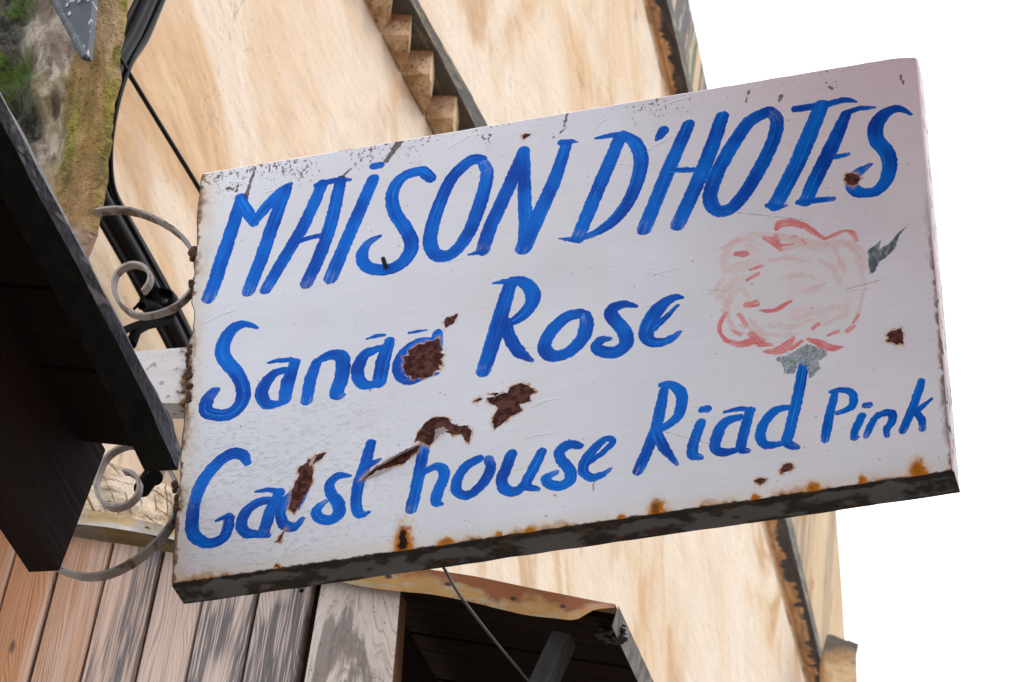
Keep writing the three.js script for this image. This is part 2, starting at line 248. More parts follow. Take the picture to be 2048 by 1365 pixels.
// one pull of the brush along points x, y, width (mm)
function brush(raw, tone, { alpha = 1, rag = 1, h = 0.16, rough = 0.38, dry = 0.25, relief = false } = {}) {
  const seed = brushSeed += 7, ctl = []; for (let i = 0; i < raw.length; i += 3) ctl.push([raw[i], raw[i + 1], raw[i + 2]]);
  const pts = []; let L = 0;
  const smooth = ctl.length > 3;
  for (let i = 0; i + 1 < ctl.length; i++) {
    const p0 = ctl[Math.max(0, i - 1)], p1 = ctl[i], p2 = ctl[i + 1], p3 = ctl[Math.min(ctl.length - 1, i + 2)];
    for (let k = 0; k < 5; k++) {
      const t = k / 5; pts.push([0, 1, 2].map((e) => (smooth && e < 2 ? 0.5 * (2 * p1[e] + (p2[e] - p0[e]) * t + (2 * p0[e] - 5 * p1[e] + 4 * p2[e] - p3[e]) * t * t + (3 * p1[e] - p0[e] - 3 * p2[e] + p3[e]) * t * t * t) : mix(p1[e], p2[e], t))));
    }
  }
  pts.push(ctl.at(-1));
  const seg = []; for (let i = 0; i + 1 < pts.length; i++) { const l = Math.hypot(pts[i + 1][0] - pts[i][0], pts[i + 1][1] - pts[i][1]) || 1e-6; seg.push([L, l]); L += l; }
  let x0 = 1e9, y0 = 1e9, x1 = -1e9, y1 = -1e9; for (const p of pts) { x0 = Math.min(x0, p[0] - p[2]); x1 = Math.max(x1, p[0] + p[2]); y0 = Math.min(y0, p[1] - p[2]); y1 = Math.max(y1, p[1] + p[2]); }
  eachPixel(x0, y0, x1, y1, (i, x, y) => {
    let best = 1e9, al = 0, side = 0, half = 1;
    for (let k = 0; k < seg.length; k++) {
      const a = pts[k], b = pts[k + 1], dx = (b[0] - a[0]) / seg[k][1], dy = (b[1] - a[1]) / seg[k][1], t = clamp((x - a[0]) * dx + (y - a[1]) * dy, 0, seg[k][1]);
      const px = x - a[0] - dx * t, py = y - a[1] - dy * t, r = mix(a[2], b[2], t / seg[k][1]) / 2, d = Math.hypot(px, py);
      // flat brush: the two ends are cut off rather blunt
      let e = d - r; if (d < r) e = Math.max(e, -r);
      if (e < best) { best = e; al = seg[k][0] + t; side = px * dy - py * dx; half = r; }
    }
    const jag = (fbm(x / 5, y / 5, 3, seed) - 0.5) * 2.2 * rag + (vn(x / 1.1, y / 1.1, seed + 1) - 0.5) * 0.5 * rag;
    let a = clamp(0.5 - (best + jag) / 0.55);
    if (a <= 0) return;
    const hair = fbm(side / 2.2 + 50, al / 110, 3, seed + 2), end = sm(L - Math.max(9, L * 0.1), L, al);
    a *= 1 - end * dry * sm(0.5, 0.75, vn(side / 0.9, al / 12, seed + 3));
    const pool = fbm(x / 15, y / 15, 3, seed + 4);
    if (relief) { ph[i] += a * h; return; }
    put(i, tone(hair, pool, clamp(Math.abs(side) / half), clamp(al / L), x, y), a * alpha, h * (0.7 + 0.6 * hair), rough);
  });
}
const blue = (raw) => brush(raw, (hair, pool, edge, t, x, y) => {
  let c = mix3([0.0006, 0.062, 0.42], [0.0008, 0.145, 0.66], sm(0.28, 0.70, hair * 0.4 + fbm(x / 34, y / 34, 2, 94) * 0.6));
  const thin = sm(0.60, 0.80, hair * 0.75 + pool * 0.25) * sm(0.35, 0.7, pool + 0.1) * (1 - edge * 0.7);
  return mix3(c, [0.006, 0.28, 0.86], thin * 0.8);
}, { dry: 0.22 });
const bloom = (raw) => polygon(raw, 8, 10, 66)((i, x, y, d) => { const a = sm(5, -14, d), m = fbm(x / 14, y / 9, 4, 67), p = fbm(x / 26, y / 20, 3, 68); if (a > 0) put(i, mix3([0.68, 0.69, 0.66], [0.70, 0.50, 0.45], sm(0.54, 0.74, p * 0.6 + m * 0.4)), a * 0.38, 0.01, 0.6); });
const pink = (raw) => brush(raw.map((v, i) => (i % 3 === 2 ? v * 1.25 : v)), (hair, pool) => mix3([0.66, 0.17, 0.17], [0.72, 0.34, 0.33], sm(0.4, 0.7, hair * 0.5 + pool * 0.5)), { alpha: 0.92, rag: 1.2, h: 0.05, dry: 0.35, rough: 0.6 });
const wash = (raw) => brush(raw, (hair, pool) => mix3([0.66, 0.40, 0.36], [0.66, 0.60, 0.55], sm(0.35, 0.65, hair * 0.6 + pool * 0.4)), { alpha: 0.42, rag: 3.4, h: 0.02, dry: 1, rough: 0.6 });
function polygon(raw, grow = 0, rag = 0, seed = 1) {            // signed distance (mm, negative inside) with a torn edge
  const n = raw.length / 2; let x0 = 1e9, y0 = 1e9, x1 = -1e9, y1 = -1e9;
  for (let i = 0; i < n; i++) { x0 = Math.min(x0, raw[2 * i]); x1 = Math.max(x1, raw[2 * i]); y0 = Math.min(y0, raw[2 * i + 1]); y1 = Math.max(y1, raw[2 * i + 1]); }
  const sd = (x, y) => {
    let d = 1e9, inside = false;
    for (let i = 0, j = n - 1; i < n; j = i++) {
      const ax = raw[2 * j], ay = raw[2 * j + 1], bx = raw[2 * i], by = raw[2 * i + 1], ex = bx - ax, ey = by - ay, t = clamp(((x - ax) * ex + (y - ay) * ey) / (ex * ex + ey * ey + 1e-9));
      d = Math.min(d, Math.hypot(x - ax - ex * t, y - ay - ey * t));
      if (ay > y !== by > y && x < (ex * (y - ay)) / ey + ax) inside = !inside;
    }
    return (inside ? -d : d) + (fbm(x / 2.6, y / 2.6, 2, seed) - 0.5) * rag;
  };
  return (f) => eachPixel(x0 - grow, y0 - grow, x1 + grow, y1 + grow, (i, x, y) => f(i, x, y, sd(x, y)));
}
const leaf = (raw) => polygon(raw, 2, 2.5, 71)((i, x, y, d) => { const a = clamp(0.5 - d); if (a > 0) put(i, mix3([0.055, 0.095, 0.105], [0.20, 0.28, 0.31], sm(0.35, 0.75, fbm(x / 3, y / 7, 3, 73))), a * 0.95, 0.08, 0.6); });
const sepal = (raw) => polygon(raw, 2, 3.5, 81)((i, x, y, d) => { const a = clamp(0.5 - d); if (a > 0) put(i, mix3([0.13, 0.20, 0.23], [0.38, 0.45, 0.49], sm(0.3, 0.75, fbm((x + y) / 6, (x - y) / 2, 3, 83))), a * 0.88, 0.05, 0.6); });
let rustSeed = 300;
const rust = (raw) => {
  const seed = rustSeed += 11;
  polygon(raw, 12, 2.2, seed)((i, x, y, d) => {
    const low = fbm(x / 9, y / 14, 3, seed + 3);
    put(i, [0.60, 0.47, 0.30], sm(9, 0.5, d + (low - 0.5) * 4) * 0.45 * sm(0.35, 0.7, low), 0);                    // yellowed rim of the paint
    put(i, [0.40, 0.17, 0.04], sm(3.6, 0.2, d + (fbm(x / 3, y / 3, 2, seed + 9) - 0.5) * 2) * 0.9 * sm(0.36, 0.56, low), 0);                 // orange bleed
    if (d < 2.4 && d > 0) { ph[i] += 0.4 * sm(2.4, 0.4, d); const li = sm(1.5, 0.7, d) * sm(0.45, 0.6, vn(x / 3, y / 3, seed + 6)) * 0.5; put(i, [0.80, 0.78, 0.74], li); }                                             // lifted lip
    const a = clamp(0.5 - d / 0.6);
    if (a > 0) { const m = fbm(x / 6, y / 6, 4, seed + 5); put(i, mix3([0.046, 0.017, 0.014], [0.125, 0.052, 0.042], sm(0.3, 0.7, m)), a, 0, 0.85); ph[i] = mix(ph[i], 0.08 + (vn(x, y, seed) + m) * 0.06, a); }
  });
};
// first line of lettering
blue([55,634,19.7, 45,586,21.2, 33,531,22.7, 26,496,22, 18,466,21.2]);
blue([52,637,15.2, 63,613,19.7, 77,587,15.2]);
blue([77,589,13.6, 95,614,19.7, 114,635,18.2, 128,647,6.1]);
blue([121,639,18.2, 106,583,21.2, 91,520,21.2, 76,467,20.5]);
blue([174,636,18.2, 153,573,19.7, 130,524,19.7, 101,465,18.9]);
blue([201,637,18.2, 191,565,20.5, 177,510,20.5, 160,463,19.7]);
blue([166,636,9.1, 190,639,10.6, 215,636,6.1]);
blue([144,540,9.1, 161,543,8.3, 177,544,9.9]);
blue([249,629,18.2, 230,572,20.5, 212,519,20.5, 195,466,22]);
blue([249,653,12.1, 259,653,12.9]);
blue([333,614,16.7, 327,622,18.2, 319,629,17.4, 300,628,16.7, 284,615,18.9, 278,591,19.7, 284,560,19.7, 300,530,20.5, 309,501,21.2, 302,478,21.2, 285,466,19.7, 263,466,18.9, 244,478,18.9, 238,498,18.2, 246,516,13.6, 263,525,6.1]);
blue([406,631,16.7, 390,633,19.7, 365,609,19.7, 351,576,19.7, 341,542,20.5, 335,504,21.2, 342,479,20.5, 358,471,19.7, 374,480,19.7, 391,507,20.5, 403,545,21.2, 411,579,20.5, 414,608,19.7, 407,628,15.2]);
blue([466,635,16.7, 452,591,21.2, 436,549,21.2, 420,508,21.2, 411,472,21.2]);
blue([391,467,3.8, 401,468,7.6, 413,469,9.1]);
blue([467,634,16.7, 468,566,19.7, 470,508,19.7, 470,474,21.2]);
blue([527,633,16.7, 511,574,21.2, 490,520,22.7, 468,464,24.3]);
blue([520,638,10.6, 533,637,9.1, 544,634,3]);
blue([569,635,3.8, 582,636,8.3, 606,634,10.6]);
blue([604,631,18.2, 585,580,21.2, 565,526,21.2, 544,467,19.7]);
blue([606,635,12.1, 624,615,19.7, 632,586,21.2, 628,553,20.5, 615,516,19.7, 594,486,18.2, 572,471,13.6, 553,464,9.1]);
blue([518,469,3, 533,465,9.1, 546,461,10.6]);
blue([664,628,16.7, 659,620,13.6, 654,614,4.5]);
blue([699,631,18.2, 677,575,21.2, 656,520,21.2, 635,462,21.2]);
blue([746,635,19.7, 728,577,22, 706,519,22, 681,460,21.2]);
blue([675,555,8.3, 696,552,9.9, 715,547,6.1]);
blue([809,630,19.7, 784,619,20.5, 762,587,21.2, 743,552,22, 730,519,21.2, 726,492,21.2, 734,474,19.7, 750,471,19.7, 766,485,20.5, 784,513,20.5, 804,552,20.5, 818,588,20.5, 821,614,18.9, 812,631,16.7]);
blue([847,627,12.1, 886,626,11.4, 915,628,10.6, 930,622,3.8]);
blue([883,625,21.2, 862,572,24.3, 841,521,23.5, 814,467,22.7]);
blue([803,468,7.6, 814,462,10.6, 828,462,5.3]);
blue([914,605,9.9, 935,609,9.1, 954,606,4.5]);
blue([915,602,15.2, 895,554,22, 874,510,21.2, 854,465,19.7]);
blue([890,532,9.9, 904,532,8.3, 915,533,6.8]);
blue([845,465,9.1, 867,463,10.6, 891,461,7.6]);
blue([1003,583,3.8, 985,597,12.9, 966,591,19.7, 954,572,22, 954,549,21.2, 965,528,21.2, 969,506,21.2, 964,481,19.7, 950,463,16.7, 931,463,16.7, 919,471,18.2, 918,490,16.7, 930,501,13.6, 945,509,4.5]);
// second line
blue([92,400,5.3, 76,409,11.4, 60,407,18.2, 49,393,21.2, 44,371,22, 51,351,21.2, 64,333,21.2, 75,312,21.2, 80,289,21.2, 74,270,21.2, 60,261,20.5, 43,263,19.7, 28,272,19.7, 28,289,20.5, 35,301,16.7, 44,306,4.5]);
blue([111,337,3, 126,338,6.8, 142,336,9.1, 155,332,6.8]);
blue([141,321,9.1, 122,317,15.2, 109,301,19.7, 106,284,18.9, 113,269,16.7, 127,265,12.1, 140,268,9.1]);
blue([150,329,16.7, 142,300,20.5, 139,272,19.7]);
blue([181,324,15.2, 174,298,18.2, 170,264,17.4]);
blue([178,324,9.1, 197,333,15.2, 214,330,19.7, 219,316,21.2, 218,292,21.2, 212,268,21.2, 222,263,6.1]);
blue([251,351,3, 263,353,7.6, 276,353,4.5]);
blue([272,332,10.6, 251,326,16.7, 241,309,19.7, 241,291,18.9, 249,276,16.7, 264,273,12.1, 276,274,6.1]);
blue([283,341,15.2, 275,309,21.2, 271,276,20.5]);
blue([310,350,3.8, 323,350,5.3, 335,350,3]);
blue([346,330,10.6, 326,331,15.2, 307,319,19.7, 298,300,19.7, 301,282,19.7, 315,271,16.7, 333,274,12.1, 354,275,3]);
blue([350,341,15.2, 349,323,18.2, 344,292,18.2]);
blue([426,411,3, 439,411,9.1, 455,409,13.6]);
blue([449,402,19.7, 437,354,22.7, 426,309,22.7, 415,268,21.2]);
blue([451,411,12.1, 469,404,18.2, 482,381,22, 476,359,19.7, 461,345,16.7, 445,338,10.6]);
blue([445,342,15.2, 451,314,18.2, 463,290,18.2, 481,272,5.3]);
blue([546,337,16.7, 528,335,18.2, 509,318,19.7, 498,295,19.7, 503,278,19.7, 516,273,18.2, 533,278,18.9, 549,295,20.5, 555,317,20.5, 553,332,16.7]);
blue([623,334,3.8, 607,341,12.1, 592,338,17.4, 588,327,18.9, 598,310,19.7, 607,292,20.5, 607,274,20.5, 594,265,19.7, 578,268,18.2, 568,278,16.7, 575,288,13.6, 587,288,6.1]);
blue([684,337,5.3, 671,338,12.9, 653,326,21.2, 641,306,23.5, 635,287,22, 641,273,16.7, 657,269,13.6, 671,274,11.4, 680,281,6.1]);
blue([647,294,9.1, 663,310,9.1, 678,325,4.5]);
// third line
blue([92,177,12.1, 85,190,16.7, 69,195,18.2, 48,181,18.9, 31,156,19.7, 23,129,18.9, 21,99,18.9, 24,76,18.9, 39,60,17.4, 55,57,15.2, 67,63,16.7, 72,78,16.7, 72,93,15.2]);
blue([55,91,3.8, 67,95,8.3, 78,93,6.1]);
blue([107,128,3.8, 124,128,8.3, 141,122,9.1]);
blue([134,110,10.6, 114,111,13.6, 96,99,16.7, 90,79,16.7, 97,65,15.2, 111,61,12.1, 129,56,8.3]);
blue([140,120,16.7, 129,93,18.2, 122,62,16.7]);
blue([161,119,10.6, 149,105,14.4, 144,88,15.2, 149,70,16.7, 163,63,14.4, 175,74,6.8]);
blue([182,125,3.8, 175,107,6.1, 168,91,4.5]);
blue([236,131,6.1, 219,133,12.1, 209,122,14.4, 213,105,15.9, 222,91,17.4, 224,75,17.4, 215,66,15.2, 199,70,15.2, 193,84,15.2, 205,96,7.6]);
blue([263,177,15.2, 255,138,17.4, 248,113,16.7, 247,82,15.9, 253,68,13.6, 265,69,4.5]);
blue([257,140,9.1, 268,146,9.1, 277,150,5.3]);
blue([338,171,15.9, 333,132,16.7, 328,98,16.7, 322,65,16.7]);
blue([338,119,9.1, 352,125,12.1, 363,120,15.2, 364,105,15.9, 356,83,16.7, 355,70,14.4, 363,65,4.5]);
blue([411,127,13.6, 394,119,14.4, 383,100,14.4, 382,83,14.4, 393,73,13.6, 406,77,13.6, 419,91,15.2, 427,109,15.2, 424,124,13.6]);
blue([455,127,15.9, 447,105,16.7, 442,86,16.7, 450,71,16.7, 465,70,14.4, 478,86,9.1]);
blue([495,123,14.4, 484,99,15.9, 475,76,15.2, 491,66,6.1]);
blue([546,124,9.9, 531,129,14.4, 519,120,15.2, 521,106,15.2, 531,91,15.9, 533,74,16.7, 521,67,15.2, 506,71,14.4, 501,82,13.6, 516,89,6.1]);
blue([555,94,6.8, 577,110,9.1, 589,123,9.9, 580,129,10.6, 564,116,13.6, 552,98,15.2, 550,83,13.6, 561,72,12.9, 575,75,9.9, 587,82,3]);
blue([657,191,13.6, 647,140,15.9, 635,104,15.9, 621,72,15.2]);
blue([653,201,8.3, 668,198,13.6, 680,181,16.7, 677,153,15.2, 664,138,12.9, 646,130,9.1]);
blue([646,129,13.6, 655,102,15.2, 672,74,6.1]);
blue([704,132,13.6, 695,105,15.2, 692,85,15.2, 703,79,7.6]);
blue([706,152,9.9, 713,152,12.1]);
blue([735,143,3.8, 755,145,8.3, 773,140,6.8]);
blue([756,132,9.1, 735,127,14.4, 724,106,15.9, 722,89,14.4, 733,81,12.9, 755,83,7.6]);
blue([768,139,12.9, 760,109,14.4, 755,84,14.4, 764,78,6.8]);
blue([820,136,7.6, 800,133,12.9, 785,116,14.4, 780,97,14.4, 787,83,12.9, 807,82,7.6]);
blue([840,197,14.4, 828,141,15.2, 818,102,15.2, 814,82,15.2, 826,73,8.3]);
blue([878,148,9.9, 868,109,12.9, 862,79,12.1]);
blue([871,150,4.5, 888,150,9.1, 900,141,11.4, 900,125,11.4, 890,118,9.1, 878,116,6.1]);
blue([910,106,10.6, 901,87,11.4, 898,75,9.9, 904,75,4.5]);
blue([915,121,9.1, 920,121,9.9]);
blue([930,105,6.8, 920,89,9.9, 914,75,9.1]);
blue([923,98,6.8, 937,105,9.9, 948,103,11.4, 947,91,11.4, 940,80,10.6, 940,70,6.1]);
blue([988,145,10.6, 976,111,12.1, 960,75,11.4]);
blue([998,116,5.3, 982,103,8.3, 973,98,6.8]);
blue([978,102,9.1, 985,85,10.6, 984,73,9.1]);
// flower
bloom([750,404, 771,418, 804,418, 825,431, 851,421, 877,397, 904,401, 920,378, 927,343, 923,303, 912,257, 895,234, 862,228, 830,226, 797,229, 759,246, 736,270, 734,303, 725,330, 735,356, 744,380]);
pink([814,425,4.5, 819,433,11.4, 834,432,9.9, 851,423,7.6, 864,409,6.8, 876,396,3]);
pink([876,396,3, 888,400,5.3, 904,404,3.8, 913,399,6.1, 919,385,3.8]);
pink([797,414,4.5, 809,406,10.6, 819,389,3.8]);
pink([812,415,5.3, 815,402,5.3]);
pink([818,397,3, 836,396,2.3]);
pink([759,395,6.8, 770,393,9.1]);
pink([776,365,3, 792,368,4.5]);
pink([772,349,3.8, 786,356,4.5]);
pink([769,308,7.6, 781,308,9.9]);
pink([786,296,2.3, 803,292,5.3, 816,297,6.1, 829,304,2.3]);
pink([759,295,4.5, 768,275,4.5]);
pink([742,300,4.5, 733,284,5.3, 734,267,3.8, 745,253,6.1, 763,246,9.1, 778,249,10.6, 789,246,6.1]);
pink([748,272,2.3, 760,261,4.5]);
pink([774,260,7.6, 786,241,7.6, 800,238,3]);
pink([790,229,3.8, 806,227,9.9, 819,232,12.1, 829,244,3.8]);
pink([825,227,6.1, 839,236,3.8]);
pink([847,238,3.8, 864,227,9.9, 877,218,8.3, 892,217,2.3]);
pink([873,239,3, 886,243,4.5]);
pink([854,254,4.5, 862,259,4.5]);
pink([899,242,6.1, 907,247,5.3]);
pink([907,253,2.3, 914,264,3.8]);
pink([831,407,2.3, 838,409,3.8]);
pink([847,401,3, 852,392,3]);
wash([742,367,7.6, 743,392,12.1, 754,411,12.1, 771,415,9.1, 785,412,6.1]);
wash([771,425,6.1, 818,411,10.6, 870,388,13.6, 909,380,12.1, 927,352,10.6, 924,319,7.6]);
wash([753,370,16.7, 783,376,15.2]);
wash([735,332,15.2, 755,352,12.1]);
wash([744,313,10.6, 755,336,10.6]);
wash([889,376,7.6, 898,349,6.1, 900,336,4.5]);
wash([853,317,6.1, 873,321,7.6]);
wash([884,282,7.6, 897,279,7.6]);
wash([744,289,7.6, 753,267,7.6, 772,258,6.1]);
wash([773,283,9.1, 792,256,7.6, 831,247,7.6]);
wash([832,272,6.1, 878,284,5.3]);
wash([902,243,6.1, 915,268,6.1, 926,319,6.1]);
wash([737,406,6.1, 764,422,6.1]);
wash([721,334,4.5, 739,356,7.6]);
// soft inner petals
wash([817,390,6.1, 844,393,9.1, 869,380,7.6]);
wash([869,363,6.1, 887,343,9.1, 893,317,6.1]);
wash([774,316,6.1, 762,343,7.6, 769,362,6.1]);
wash([803,376,6.1, 829,375,7.6, 855,362,6.1]);
wash([815,341,4.5, 841,344,6.8, 867,331,5.3]);
wash([799,270,6.1, 825,261,9.1, 851,269,6.8]);
wash([870,257,6.1, 897,268,7.6, 904,291,4.5]);
wash([760,278,6.1, 779,266,9.1, 798,238,6.1]);
wash([748,329,6.1, 741,306,9.1, 747,280,6.1]);
wash([906,381,6.1, 918,362,9.1, 921,332,6.1]);
// leaf and sepal
leaf([988,400, 975,383, 966,360, 957,352, 945,343, 938,328, 932,326, 932,351, 932,365, 944,375, 950,380, 946,365, 959,371, 973,387]);
sepal([805,217, 820,217, 836,226, 847,230, 860,222, 871,215, 870,207, 859,202, 861,189, 855,182, 846,176, 844,194, 834,202, 827,187, 814,189, 813,205, 806,211]);
// flaked patches of rust
rust([352,334, 355,319, 359,313, 354,309, 360,304, 355,298, 359,287, 353,288, 355,280, 348,280, 344,271, 336,271, 330,270, 325,273, 318,271, 314,279, 309,278, 303,294, 306,302, 303,310, 311,313, 309,320, 320,324, 324,328, 333,326, 335,330, 344,329]);
rust([379,369, 372,354, 361,347, 358,358, 361,367, 367,365]);
rust([459,236, 466,238, 476,233, 481,226, 487,220, 479,215, 479,206, 471,204, 464,204, 468,194, 462,190, 452,187, 446,180, 439,175, 431,170, 428,184, 431,193, 436,203, 428,211, 423,215, 420,222, 432,223, 423,229, 434,228, 448,226, 452,233]);
rust([401,219, 410,225, 415,222, 409,219]);
rust([355,204, 367,200, 373,190, 383,184, 395,183, 400,173, 398,153, 392,159, 387,171, 375,171, 365,178, 358,178, 351,170, 344,159, 335,166, 329,170, 323,169, 327,181, 335,196, 344,203]);
rust([252,122, 273,140, 294,150, 312,160, 330,164, 327,153, 321,150, 316,143, 311,138, 297,137, 277,132]);
rust([203,174, 197,165, 183,158, 186,146, 185,130, 179,116, 172,99, 163,85, 154,93, 157,106, 157,119, 161,132, 167,143, 164,150, 166,157, 178,163, 176,167, 185,167, 188,172, 194,173]);
rust([152,61, 149,52, 146,43, 140,44, 145,52, 149,59]);
rust([910,499, 916,499, 923,497, 929,488, 925,480, 918,477, 911,483, 908,490]);
rust([955,230, 961,231, 968,233, 968,226, 969,222, 969,207, 964,210, 960,208, 956,211, 948,216, 951,220, 948,226, 951,228]);
rust([808,49, 817,51, 820,43, 814,38, 804,37, 804,43]);
rust([769,31, 777,34, 785,32, 784,28, 777,24]);
rust([464,663, 469,665, 477,663, 475,659, 466,655]);

// dirt and rust along the edges of the sheet
{
  const top = (x) => 695.1 + (x + 10.8) * (692 - 695.1) / 1026.6, left = (y) => -10.8 * y / 695, right = (y) => 1019.1 + (y - 2.6) * (1015.8 - 1019.1) / 689.4, bottom = (x) => 2.6 * x / 1019;
  eachPixel(-14, 610, 1030, 700, (i, x, y) => {
    const d = top(x) - y, k = x < 420 ? 1 : x < 760 ? 0.55 : 0.25, n = fbm(x / 7, y / 11, 4, 401), cl = fbm(x / 45, y / 60, 2, 403);
    const n2 = fbm(x / 2.6, y / 4.2, 4, 402), a = sm(0.60, 0.68, n2 * 0.58 + cl * 0.34 + n * 0.08 + 0.05 * k - d / 800 - (x > 420 ? 0.055 : 0)) * sm(90, 15, d);
    if (a > 0) put(i, mix3([0.045, 0.026, 0.022], [0.22, 0.165, 0.13], vn(x / 3, y / 3, 405)), a * 0.9, -0.05, 0.8);
    const e = sm(2.6, 0.4, d + (n - 0.5) * 5); if (e > 0) put(i, [0.14, 0.10, 0.08], e * 0.7 * sm(0.4, 0.6, cl + 0.12 * k), 0, 0.8);
  });
  eachPixel(-14, -10, 60, 700, (i, x, y) => {
    const d = x - left(y), n = fbm(x / 5, y / 9, 4, 411), cl = fbm(1, y / 45, 3, 413);
    put(i, [0.50, 0.38, 0.22], sm(26, 2, d + (n - 0.5) * 22) * 0.35 * sm(0.3, 0.6, cl), 0);
    const a = sm(5 + 9 * sm(0.5, 0.75, cl), 1, d + (n - 0.5) * 14); if (a > 0) put(i, mix3([0.05, 0.025, 0.015], [0.30, 0.13, 0.04], vn(x / 3, y / 3, 415)), a * 0.9, -0.08, 0.85);
  });
  eachPixel(995, -10, 1030, 700, (i, x, y) => {
    const d = right(y) - x, n = fbm(x / 4, y / 9, 4, 421), cl = fbm(3, y / 60, 3, 423), k = sm(480, 300, y);
    const a = sm(7 + 6 * sm(0.45, 0.7, cl), 2, d + (n - 0.5) * 9) * k; if (a > 0) put(i, mix3([0.07, 0.035, 0.03], [0.26, 0.12, 0.07], vn(x / 3, y / 3, 425)), a * 0.85, -0.08, 0.85);
  });
  eachPixel(-14, -10, 1030, 60, (i, x, y) => {
    const d = y - bottom(x), n = fbm(x / 6, y / 6, 4, 431), cl = fbm(x / 40, 2, 3, 433);
    put(i, [0.55, 0.40, 0.22], sm(20, 1, d + (n - 0.5) * 16) * 0.4 * sm(0.35, 0.6, cl), 0);
    put(i, mix3([0.36, 0.14, 0.015], [0.52, 0.27, 0.06], n), sm(8 + 8 * sm(0.5, 0.7, cl), 1, d + (n - 0.5) * 10) * sm(0.40, 0.6, cl + 0.05) * 0.85, 0, 0.8);
    const lip = sm(4.2, 1.5, d + (n - 0.5) * 4.5); if (lip > 0) put(i, [0.016, 0.013, 0.011], lip * 0.95, -0.05, 0.75);
  });
  // rust runs: mm along the bottom edge, height, width, strength of the dark core
  for (const [rx, rh, rw, core] of [[313, 58, 23, 1], [645, 32, 19, 0.6], [600, 13, 8, 0.2], [770, 15, 10, 0.2], [842, 20, 15, 0.25], [905, 20, 10, 0.3], [975, 34, 20, 0.25], [145, 16, 6, 0.7], [440, 14, 12, 0.05], [480, 12, 14, 0.1], [370, 16, 20, 0.2]]) {
    eachPixel(rx - rw * 2, -6, rx + rw * 2, rh + 24, (i, x, y) => {
      const b = bottom(x), v = (y - b) / rh, n = fbm(x / 5, y / 6, 3, 441), w = Math.abs(x - rx + (n - 0.5) * 9) / (rw * (1.0 - 0.35 * v));
      const a = sm(1.1, 0.15, w) * sm(1.15, 0.35, v + (n - 0.5) * 0.4);
      put(i, mix3([0.66, 0.46, 0.22], [0.46, 0.16, 0.012], sm(0.25, 0.75, a)), Math.min(1, a * 1.15), 0, 0.75);
      const k = sm(0.27, 0.10, Math.abs(x - rx + (n - 0.5) * 9 + v * 2) / rw) * sm(0.72, 0.5, v) * sm(0.0, 0.1, v) * core;
      if (k > 0) put(i, [0.022, 0.010, 0.010], k, -0.1, 0.8);
    });
  }
  // long dark stains, scratches, drips, specks
  for (const s of [[72, 688, 3, 62, 640, 5, 60, 632, 4], [528, 688, 6, 524, 668, 5], [526, 664, 1.5, 518, 655, 2, 508, 650, 2], [285, 690, 10, 268, 660, 9], [205, 645, 6, 215, 655, 3], [785, 675, 3, 780, 655, 3], [888, 672, 3, 898, 652, 3], [992, 655, 2, 996, 640, 4], [828, 655, 4, 826, 648, 5], [48, 660, 5, 47, 652, 6], [33, 657, 6, 40, 655, 4]])
    brush(s, () => [0.07, 0.045, 0.04], { rag: 2.6, h: -0.05, rough: 0.8, alpha: 0.85 });
  for (const s of [[566, 68, 1.5, 563, 62, 2.2, 563, 52, 1.5], [900, 308, 1.2, 950, 315, 0.8], [745, 470, 0.8, 860, 430, 0.5], [420, 98, 0.8, 470, 102, 0.6], [650, 130, 0.7, 720, 95, 0.7]]) brush(s, () => [0.16, 0.14, 0.13], { rag: 0.5, h: -0.04, alpha: 0.75 });
  const r = rnd(9); for (let k = 0; k < 260; k++) { const x = r() * 1010, y = r() * 690, w = 0.7 + r() * r() * 2.2; brush([x, y, w, x + 0.4 + r(), y - r() * 2, w], () => [0.14, 0.12, 0.11], { rag: 0.6, h: 0.05, alpha: 0.25 + 0.5 * r() }); }
  for (let k = 0; k < 46; k++) { const x = r() * 1010, y = r() * 690, l = 10 + r() * 40, a = (r() - 0.4) * 1.2; const pts = [x, y, 1.4, x + l * 0.5 * Math.cos(a), y + l * 0.5 * Math.sin(a) + r() * 4, 2, x + l * Math.cos(a), y + l * Math.sin(a), 1.2];      // runs and crumbs under the paint
    brush(pts, () => 0, { h: 0.7, rag: 1.2, relief: true }); }
}
const signPaint = (() => {
  const n = TW * TH_, c = new Uint8Array(n * 4), b = new Uint8Array(n * 4), g = new Uint8Array(n * 4);
  for (let i = 0; i < n; i++) { for (let e = 0; e < 3; e++) { c[i * 4 + e] = to8(pc[i * 3 + e]); b[i * 4 + e] = clamp(ph[i]) * 255; g[i * 4 + e] = clamp(pr[i]) * 255; } c[i * 4 + 3] = b[i * 4 + 3] = g[i * 4 + 3] = 255; }
  return new THREE.MeshPhysicalMaterial({ specularIntensity: 0.12, map: tex(TW, TH_, c, true), bumpMap: tex(TW, TH_, b), bumpScale: 0.0011, roughnessMap: tex(TW, TH_, g), roughness: 1, side: THREE.DoubleSide });
})();
